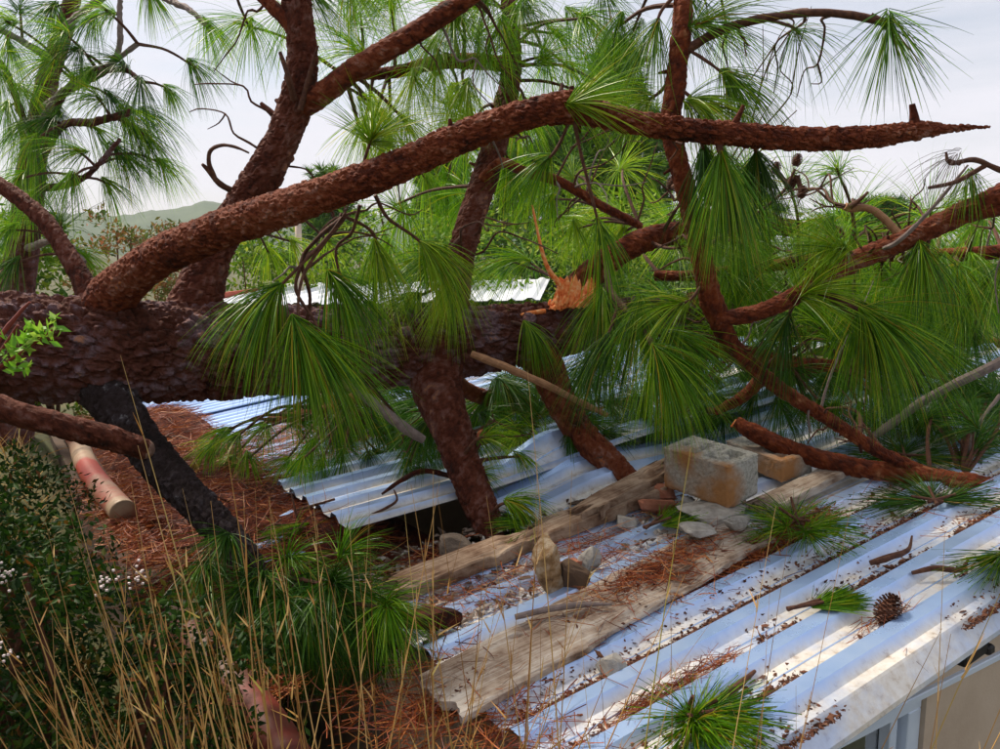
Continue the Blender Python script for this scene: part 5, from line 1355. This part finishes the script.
def leaf_cloud(mb, centers, rad, n, size, r, flat=0.6, aspect=0.42):
    c = centers[r.integers(0, len(centers), n)]
    off = nrm(r.normal(size=(n, 3))) * (r.uniform(0, 1, n) ** 0.45)[:, None] * rad
    p = c + off * np.array([1, 1, flat])
    L = size * r.uniform(0.6, 1.3, n); d = nrm(r.normal(size=(n, 3)) + np.array([0, 0, 0.2])); s = nrm(np.cross(d, r.normal(size=(n, 3)))); up = np.cross(d, s)
    w = L * aspect * 0.5
    v = np.stack([p, p + d * (L * .45)[:, None] + s * w[:, None] + up * (L * .05)[:, None], p + d * L[:, None], p + d * (L * .45)[:, None] - s * w[:, None] + up * (L * .05)[:, None]], 1).reshape(-1, 3)
    k = np.arange(n)[:, None] * 4
    mb.add(v, None, np.vstack([k + [[0, 1, 2]], k + [[0, 2, 3]]]))

def bush(name, base, h, w, nc, n, size, mat, label, seed, cat='shrub', group=None, stems=6, clump=0.3, flat=0.7):
    r = rng(seed); base = np.asarray(base, float)
    rt = root(name, base, label, cat, group)
    cs = []
    st = MB()
    for k in range(nc):
        t = r.uniform(0.12, 1.0); ang = r.uniform(0, 2 * math.pi); rad = w * math.sqrt(r.uniform(0, 1)) * math.sin(math.pi * min(0.95, 0.25 + 0.62 * t))
        cs.append(base + np.array([math.cos(ang) * rad, math.sin(ang) * rad, t * h]))
    cs = np.array(cs)
    for k in range(stems):
        e = cs[r.integers(0, nc)]
        tube(st, [base - [0, 0, 0.05], base + (e - base) * [0.35, 0.35, 0.5], e], [0.03 * w ** .5, 0.02 * w ** .5, 0.006], 6, 0.1, 0, 0, 0.2, seed + k)
    part('stem', st, twig_mat, rt)
    f = MB(); leaf_cloud(f, cs, clump * w, n, size, r, flat)
    part('foliage', f, mat, rt)
    return rt, cs

# shrubs on the bank at the left
def gz(x, y): return float(ground_z(np.array([x]), np.array([y]))[0])
for k, (px, d, top, w, n, lab) in enumerate([(20, 2.05, 535, 0.34, 3000, 'dark leafy shrub at the lower left under the cut branch'), (85, 1.9, 560, 0.30, 2200, 'low green shrub with white flowers before the wall'), (-70, 1.9, 470, 0.36, 2400, 'tall dark shrub cut by the left frame edge'), (18, 2.95, 455, 0.34, 2600, 'dark shrub against the far end of the garden wall'), (165, 2.0, 600, 0.22, 1500, 'small dark shrub against the wall, right of the flowering one'), (235, 2.05, 640, 0.20, 1200, 'small dark shrub at the wall foot among the dry grass')]):
    c = P(px, 600, d); zb = gz(c[0], c[1])
    topz = P(px, top, d)[2]
    rt, cs = bush('shrub', (c[0], c[1], zb), topz - zb, w, 60, n * 2, 0.026, shrub_mat, lab, 70 + k, group='shrubs on the bank', stems=9)
    if k < 2:
        rr = rng(700 + k)
        for (fx, fy, fd) in ([(108, 582, 1.72), (134, 577, 1.74)] if k else [(6, 575, 1.75), (2, 655, 1.65)]):
            cc = P(fx, fy, fd); fm = MB()
            for q_ in range(14):
                rock(fm, cc + rr.normal(0, 0.012, 3), (0.006, 0.006, 0.005), q_, 0.3, 6, 4)
            part('flower', fm, flower_mat, rt, kind='stuff')
# dead brown fern under them
c = P(40, 660, 1.75); rt = root('dead_fern', (c[0], c[1], gz(c[0], c[1])), 'rusty dead fern fronds at the lower left corner', 'fern')
fm = MB(); rr = rng(88)
for k in range(14):
    b0_ = np.array([c[0] + rr.normal(0, .12), c[1] + rr.normal(0, .06), gz(c[0], c[1])]); an = rr.uniform(0, 6.28); L = rr.uniform(.35, .6)
    e1 = b0_ + np.array([math.cos(an) * L * .5, math.sin(an) * L * .4, L * .8]); e2 = b0_ + np.array([math.cos(an) * L, math.sin(an) * L * .8, L * .75])
    p = tube(fm, [b0_, e1, e2], [.003, .0025, .001], 5, .02)
    q = p[len(p) // 4:]; nn = len(q)
    for sgn in (-1, 1):
        tg = nrm(np.gradient(q, axis=0)); sdv = np.cross(tg, [0, 0, 1.0]) * sgn + tg * .4
        strands(fm, q, sdv, .10 * np.sin(np.linspace(.3, 3.0, nn)) + .01, np.full(nn, .008), np.full(nn, .5), 3, False, rr)
part('frond', fm, straw_mat, rt)
# sprout with a red stem, close at the left edge
c = P(20, 380, 1.6); zb = gz(P(10, 600, 1.6)[0], P(10, 600, 1.6)[1])
rt = root('sprout', (P(-90, 600, 1.6)[0], P(-90, 600, 1.6)[1], zb), 'bright green sprout with red stems against the trunk at the left edge', 'plant')
sm_ = MB(); b0_ = np.array(rt.location)
tube(sm_, [b0_, P(-70, 480, 1.6), P(-20, 385, 1.6), P(18, 325, 1.58)], [.006, .005, .004, .003], 7, .02, 0, 0, .2, 1)
tube(sm_, [P(-60, 460, 1.6), P(-8, 352, 1.62), P(15, 318, 1.62), P(30, 302, 1.62)], [.005, .005, .005, .002], 7, .02, 0, 0, .3, 2)
tube(sm_, [P(-8, 372, 1.6), P(22, 352, 1.57), P(52, 330, 1.55)], [.004, .003, .002], 7, .02, 0, 0, .2, 3)
part('stem', sm_, red_stem, rt)
lv = MB(); rr = rng(93)
cs = np.array([P(x, y, d_) for x, y, d_ in [(12, 345, 1.57), (28, 345, 1.56), (40, 335, 1.55), (52, 322, 1.55), (48, 333, 1.55), (18, 368, 1.57), (8, 356, 1.58), (30, 330, 1.56)]])
leaf_cloud(lv, cs, 0.02, 130, 0.026, rr, 0.8, 0.4)
part('leaf', lv, sprout_mat, rt)

# ================================================================== TREES AND BUSHES BEHIND
K = root('pine_tree', (*P(15, 330, 5.6)[:2], gz(*P(15, 330, 5.6)[:2])), 'standing pine at the left edge with drooping needle bunches', 'tree', 'pines behind the roof')
def klimb(pts, rpx, mat, seed, seg=18, name='limb'):
    p3 = px_path(pts); m = MB(); p = tube(m, p3, [a * b[2] / FPX for a, b in zip(rpx, pts)], seg, 0.02, 0.03, 0.006, 0.1, seed)
    return part(name, m, mat, K), p
kb = P(15, 330, 5.6)
kt, ktp = klimb([(15, 620, 5.6), (15, 330, 5.6), (24, 240, 5.6), (33, 160, 5.6), (48, 80, 5.6), (70, 10, 5.6), (90, -80, 5.6)], [20, 17, 15, 13, 10, 8, 6], bark_trunk, 1, 26, 'trunk')
ks = [(ktp, kt)]
for k, (pts, rp) in enumerate([([(36, 135, 5.6), (60, 95, 5.2), (92, 76, 5.0), (138, 44, 4.9)], [5, 4, 3.5, 2]), ([(30, 180, 5.6), (60, 128, 5.2), (95, 122, 5.0), (130, 112, 4.9)], [5, 4, 4, 3]), ([(40, 110, 5.6), (70, 90, 5.2), (115, 60, 5.0), (120, 0, 5.0)], [4, 3.5, 3, 2.5]), ([(30, 170, 5.6), (70, 86, 5.1), (120, 70, 4.9), (142, 82, 4.8)], [3, 3, 2.5, 2]), ([(52, 60, 5.6), (20, 40, 5.3), (-20, 20, 5.1)], [4, 3.5, 3]), ([(34, 150, 5.6), (5, 70, 5.3), (-10, 60, 5.2)], [4, 3, 3]), ([(60, 30, 5.6), (120, -10, 5.0), (180, 5, 4.6), (205, 24, 4.5)], [4, 3.5, 3, 2.5]), ([(30, 190, 5.6), (80, 180, 5.1), (120, 140, 4.9)], [4, 3, 2]), ([(22, 250, 5.6), (60, 240, 5.2), (85, 262, 5.0)], [4, 3, 2])]):
    ko, kp_ = klimb(pts, rp, bark_trunk if k % 2 else grey_stick, 10 + k, 10); ks.append((kp_, ko))
r = rng(600)
def ktuft(px, py, d, L, n, mat, dirv=None):
    tip = P(px, py, d); best = min(((np.linalg.norm(p - tip, axis=1).min(), p[np.linalg.norm(p - tip, axis=1).argmin()], o) for p, o in ks), key=lambda q: q[0])
    base, o = best[1], best[2]; _seed[0] += 1
    mid = (base + tip) / 2 + np.array([0, 0, 0.08 * best[0]])
    m = MB(); tube(m, [base, mid, tip], [.010, .008, .006], 6, .04, 0, 0, .3, _seed[0]); part('twig', m, twig_mat, o)
    m = MB(); tuft(m, tip, dirv if dirv is not None else nrm(tip - mid) + np.array([0.1, 0, -0.5]), L * d / FPX, n, 60, 1.1, 0.0042, _seed[0], prism=False, steps=5); part('needle_tuft', m, mat, o)
for (px, py, L) in [(210, 27, 55), (196, 68, 55), (150, 115, 62), (130, 110, 72), (140, 85, 60), (118, 150, 66), (100, 130, 70), (88, 70, 50), (120, 62, 50), (60, 115, 60), (20, 130, 66), (30, 145, 66), (5, 110, 66), (130, 160, 60), (70, 180, 60), (45, 60, 60), (10, 50, 60), (5, 20, 60), (50, 10, 60), (90, 20, 50), (150, -5, 50), (30, 200, 62), (5, 230, 70), (10, 265, 60), (85, 255, 50), (60, 30, 55), (110, 185, 50), (25, 90, 60), (170, 90, 40), (75, 150, 60), (95, 95, 55), (150, 140, 60), (165, 165, 50), (40, 170, 60), (15, 180, 66), (60, 220, 60), (45, 120, 60), (115, 100, 60), (135, 130, 66), (0, 75, 60), (75, 50, 50), (20, 5, 60), (105, 10, 50)]:
    ktuft(px, py, r.uniform(4.7, 5.4), L, 85, needle_mat if r.uniform() < 0.6 else needle_dark)

def far_pine(px, d, top_py, wpx, label, seed, n=120, mat=None, base_py=None):
    """background pine: trunk, whorled branches, crown of needle bunches"""
    r = rng(seed)
    top = P(px, top_py, d); zb = gz(top[0], top[1]); H_ = top[2] - zb; w = wpx * d / FPX
    rt = root('pine_tree', (top[0], top[1], zb), label, 'tree', 'pines behind the roof')
    m = MB(); tube(m, [[top[0], top[1], zb - .1], [top[0] + .1, top[1], zb + H_ * .5], [top[0], top[1], zb + H_ * .97]], [H_ * .022 + .05, H_ * .014 + .03, .02], 12, .3, 0, 0, .1, seed)
    part('trunk', m, bark_limb, rt)
    bm_ = MB(); f = MB()
    for k in range(n):
        t = r.uniform(0.22, 1.0); an = r.uniform(0, 6.283)
        rad = w * (0.30 + 0.70 * (1 - t) ** 0.6) * r.uniform(0.35, 1.0) * (0.65 + 0.35 * math.sin(an * 2 + seed))
        tip = np.array([top[0] + math.cos(an) * rad, top[1] + math.sin(an) * rad, zb + H_ * t + 0.10 * rad])
        b0_ = np.array([top[0], top[1], zb + H_ * (t - 0.06)])
        if k % 2 == 0: tube(bm_, [b0_, (b0_ + tip) / 2 + [0, 0, -.05 * rad], tip], [.035, .025, .012], 5, .4)
        sub = r.integers(6, 11)
        for s in range(sub):
            cpos = tip + r.normal(0, 1, 3) * [0.20, 0.20, 0.12] * (0.5 + w * 0.16)
            nn = 26
            dv = nrm(r.normal(size=(nn, 3)) + [0, 0, 0.55])
            strands(f, np.repeat(cpos[None], nn, 0), dv, r.uniform(0.16, 0.30, nn) * (1 + d * 0.012), np.full(nn, 0.0055 + d * 0.00075), np.full(nn, 0.25), 2, False, r)
    part('branch', bm_, bark_limb, rt); part('crown', f, mat or needle_far, rt)
far_pine(612, 17, 48, 62, 'tall bright green pine standing behind the middle of the roof', 21, 260)
far_pine(560, 21, 120, 70, 'broad pine left of the tall middle one, half hidden by limbs', 22, 180)
far_pine(655, 24, 112, 46, 'slim pine just right of the tall middle one', 23, 80)
far_pine(440, 20, 150, 80, 'pine behind the upright limb in the middle left', 24, 180)
far_pine(740, 22, 185, 90, 'pine low behind the right crown', 25, 170)
far_pine(880, 24, 205, 90, 'pine low behind the right crown, right of the other', 27, 150, needle_dark)
far_pine(505, 26, 130, 70, 'pine farther back between the two upright limbs', 28, 130)
far_pine(330, 26, 175, 60, 'pine behind the arched limb at the left middle', 26, 80)

def far_bush(px, d, top_py, wpx, label, seed, n, mat, size=0.10):
    t = P(px, top_py, d); zb = gz(t[0], t[1]); w = wpx * d / FPX
    bush('bush', (t[0], t[1], zb), t[2] - zb, w, 60, n, size, mat, label, seed, 'bush', 'bushes behind the roof', stems=5, clump=0.34)
far_bush(250, 13, 222, 75, 'yellowish green bush behind the standing left limb', 41, 5200, bush_far, .11)
far_bush(345, 14, 222, 85, 'green bush beyond the white far roof', 42, 5200, bush_far, .11)
far_bush(470, 13, 215, 95, 'green bush behind the upright middle limb', 43, 5200, bush_far, .11)
far_bush(600, 14, 205, 105, 'bright bush behind the splintered break', 44, 6000, bush_far, .11)
far_bush(730, 13, 228, 110, 'dense bush behind the right crown', 45, 6000, bush_dark, .11)
far_bush(860, 15, 232, 120, 'dark bush at the right behind the needles', 46, 6000, bush_dark, .12)
far_bush(985, 20, 246, 110, 'greyish bush at the far right edge', 47, 6000, bush_dark, .14)
far_bush(1100, 18, 262, 120, 'bush just past the right frame edge', 48, 4000, bush_dark, .14)
far_bush(105, 7.0, 205, 50, 'rusty leaved shrub above the trunk at the left', 49, 5200, rust_leaf, .052)
far_bush(40, 7.5, 222, 60, 'olive shrub behind the trunk at the left edge', 50, 3600, bush_far, .08)
far_bush(165, 8.5, 228, 50, 'olive green shrub left of the standing limb', 51, 5000, rust_leaf, .06)
bush('bush', (-2.9, 1.5, gz(-2.9, 1.5)), 2.3, 0.95, 80, 9000, 0.055, bush_dark, 'unseen dense bush added past the left frame edge to shade the lower left', 77, 'bush', None, 10, 0.3)  # unseen bush, added to shade the lower-left corner
far_bush(-60, 8.0, 200, 90, 'shrub past the left frame edge', 52, 3000, bush_dark, .09)

# ------------------------------------------------------------------ neighbour's house with the white roof
e0, e1 = P(215, 304, 11.0), P(525, 297, 10.6)
far = root('neighbour_house', (*((e0 + e1) / 2)[:2], 0.0), 'low house with a white metal roof and red fascia behind the trunk', 'house')
fx = nrm((e1 - e0) * [1, 1, 0]); fy = nrm(np.array([-fx[1], fx[0], 0])); Lf = np.linalg.norm((e1 - e0)[:2]) + 0.3
c0 = e0 - fx * 0.1; zt0, zt1 = e0[2], e1[2]
m = MB(); nf = int(Lf / 0.05)
ss = np.linspace(0, Lf, nf); hh = np.where((ss % 0.25) < 0.07, 0.03, 0.0)
rows = []
for w_, dz in ((-0.25, 0.0), (3.2, 0.14)):
    rows.append(np.stack([c0[0] + fx[0] * ss + fy[0] * w_, c0[1] + fx[1] * ss + fy[1] * w_, zt0 + (zt1 - zt0) * ss / Lf + hh + dz - 0.02], 1))
v = np.vstack(rows); jx = np.arange(nf - 1)
m.add(v, np.stack([jx, jx + 1, nf + jx + 1, nf + jx], 1)); m.add(v - [0, 0, 0.012], np.stack([jx, nf + jx, nf + jx + 1, jx + 1], 1))
part('roof', m, far_roof_mat, far)
m = MB(); cc = c0 + fx * Lf / 2 + fy * 1.5; zc = (zt0 - 0.10)
box(m, [cc[0], cc[1], zc / 2 - 0.1], fx, fy, np.array([0, 0, 1.0]), Lf - 0.3, 2.8, zc + 0.1); part('wall', m, wall_mat, far)
m = MB(); cc = c0 - fx * 0.06 + fy * 1.45; box(m, [cc[0], cc[1], zt0 + 0.05], fy, fx, nrm(np.array([0, 0, 1.0])), 3.5, 0.05, 0.14)
cc = c0 + fx * 0.2 - fy * 0.29; part('fascia', m, fascia_red, far)

# poles beyond
for k, (px, d, top, bot, rp, lab) in enumerate([(298, 12.6, 222, 300, 3.2, 'pale thin pole seen under the arched limb'), (277, 16, 268, 305, 2, 'short pale post left of the pole')]):
    t = P(px, top, d); m = MB(); z0 = gz(t[0], t[1])
    tube(m, [[t[0], t[1], z0 - .1], [t[0] + .01, t[1], (z0 + t[2]) / 2], t], [rp * d / FPX] * 3, 10, .3)
    single('pole', m, pole_mat, lab, 'pole', 'poles beyond the far roof', smooth=True)

# ------------------------------------------------------------------ air
hm, hn, hl, hb = M('haze_air')
hn.remove(hb)
pv = hn.new('ShaderNodeVolumePrincipled')
pv.inputs['Color'].default_value = (0.95, 0.97, 1.0, 1)
pv.inputs['Density'].default_value = 0.0004
hl.new(pv.outputs['Volume'], hn['Material Output'].inputs['Volume'])
m = MB(); box(m, [0, 300, 28.0], np.array([1.0, 0, 0]), np.array([0, 1.0, 0]), np.array([0, 0, 1.0]), 2400, 2000, 80)
tag(link('haze', m.mesh('haze'), hm), 'thin pale haze over the valley', 'haze', kind='stuff')
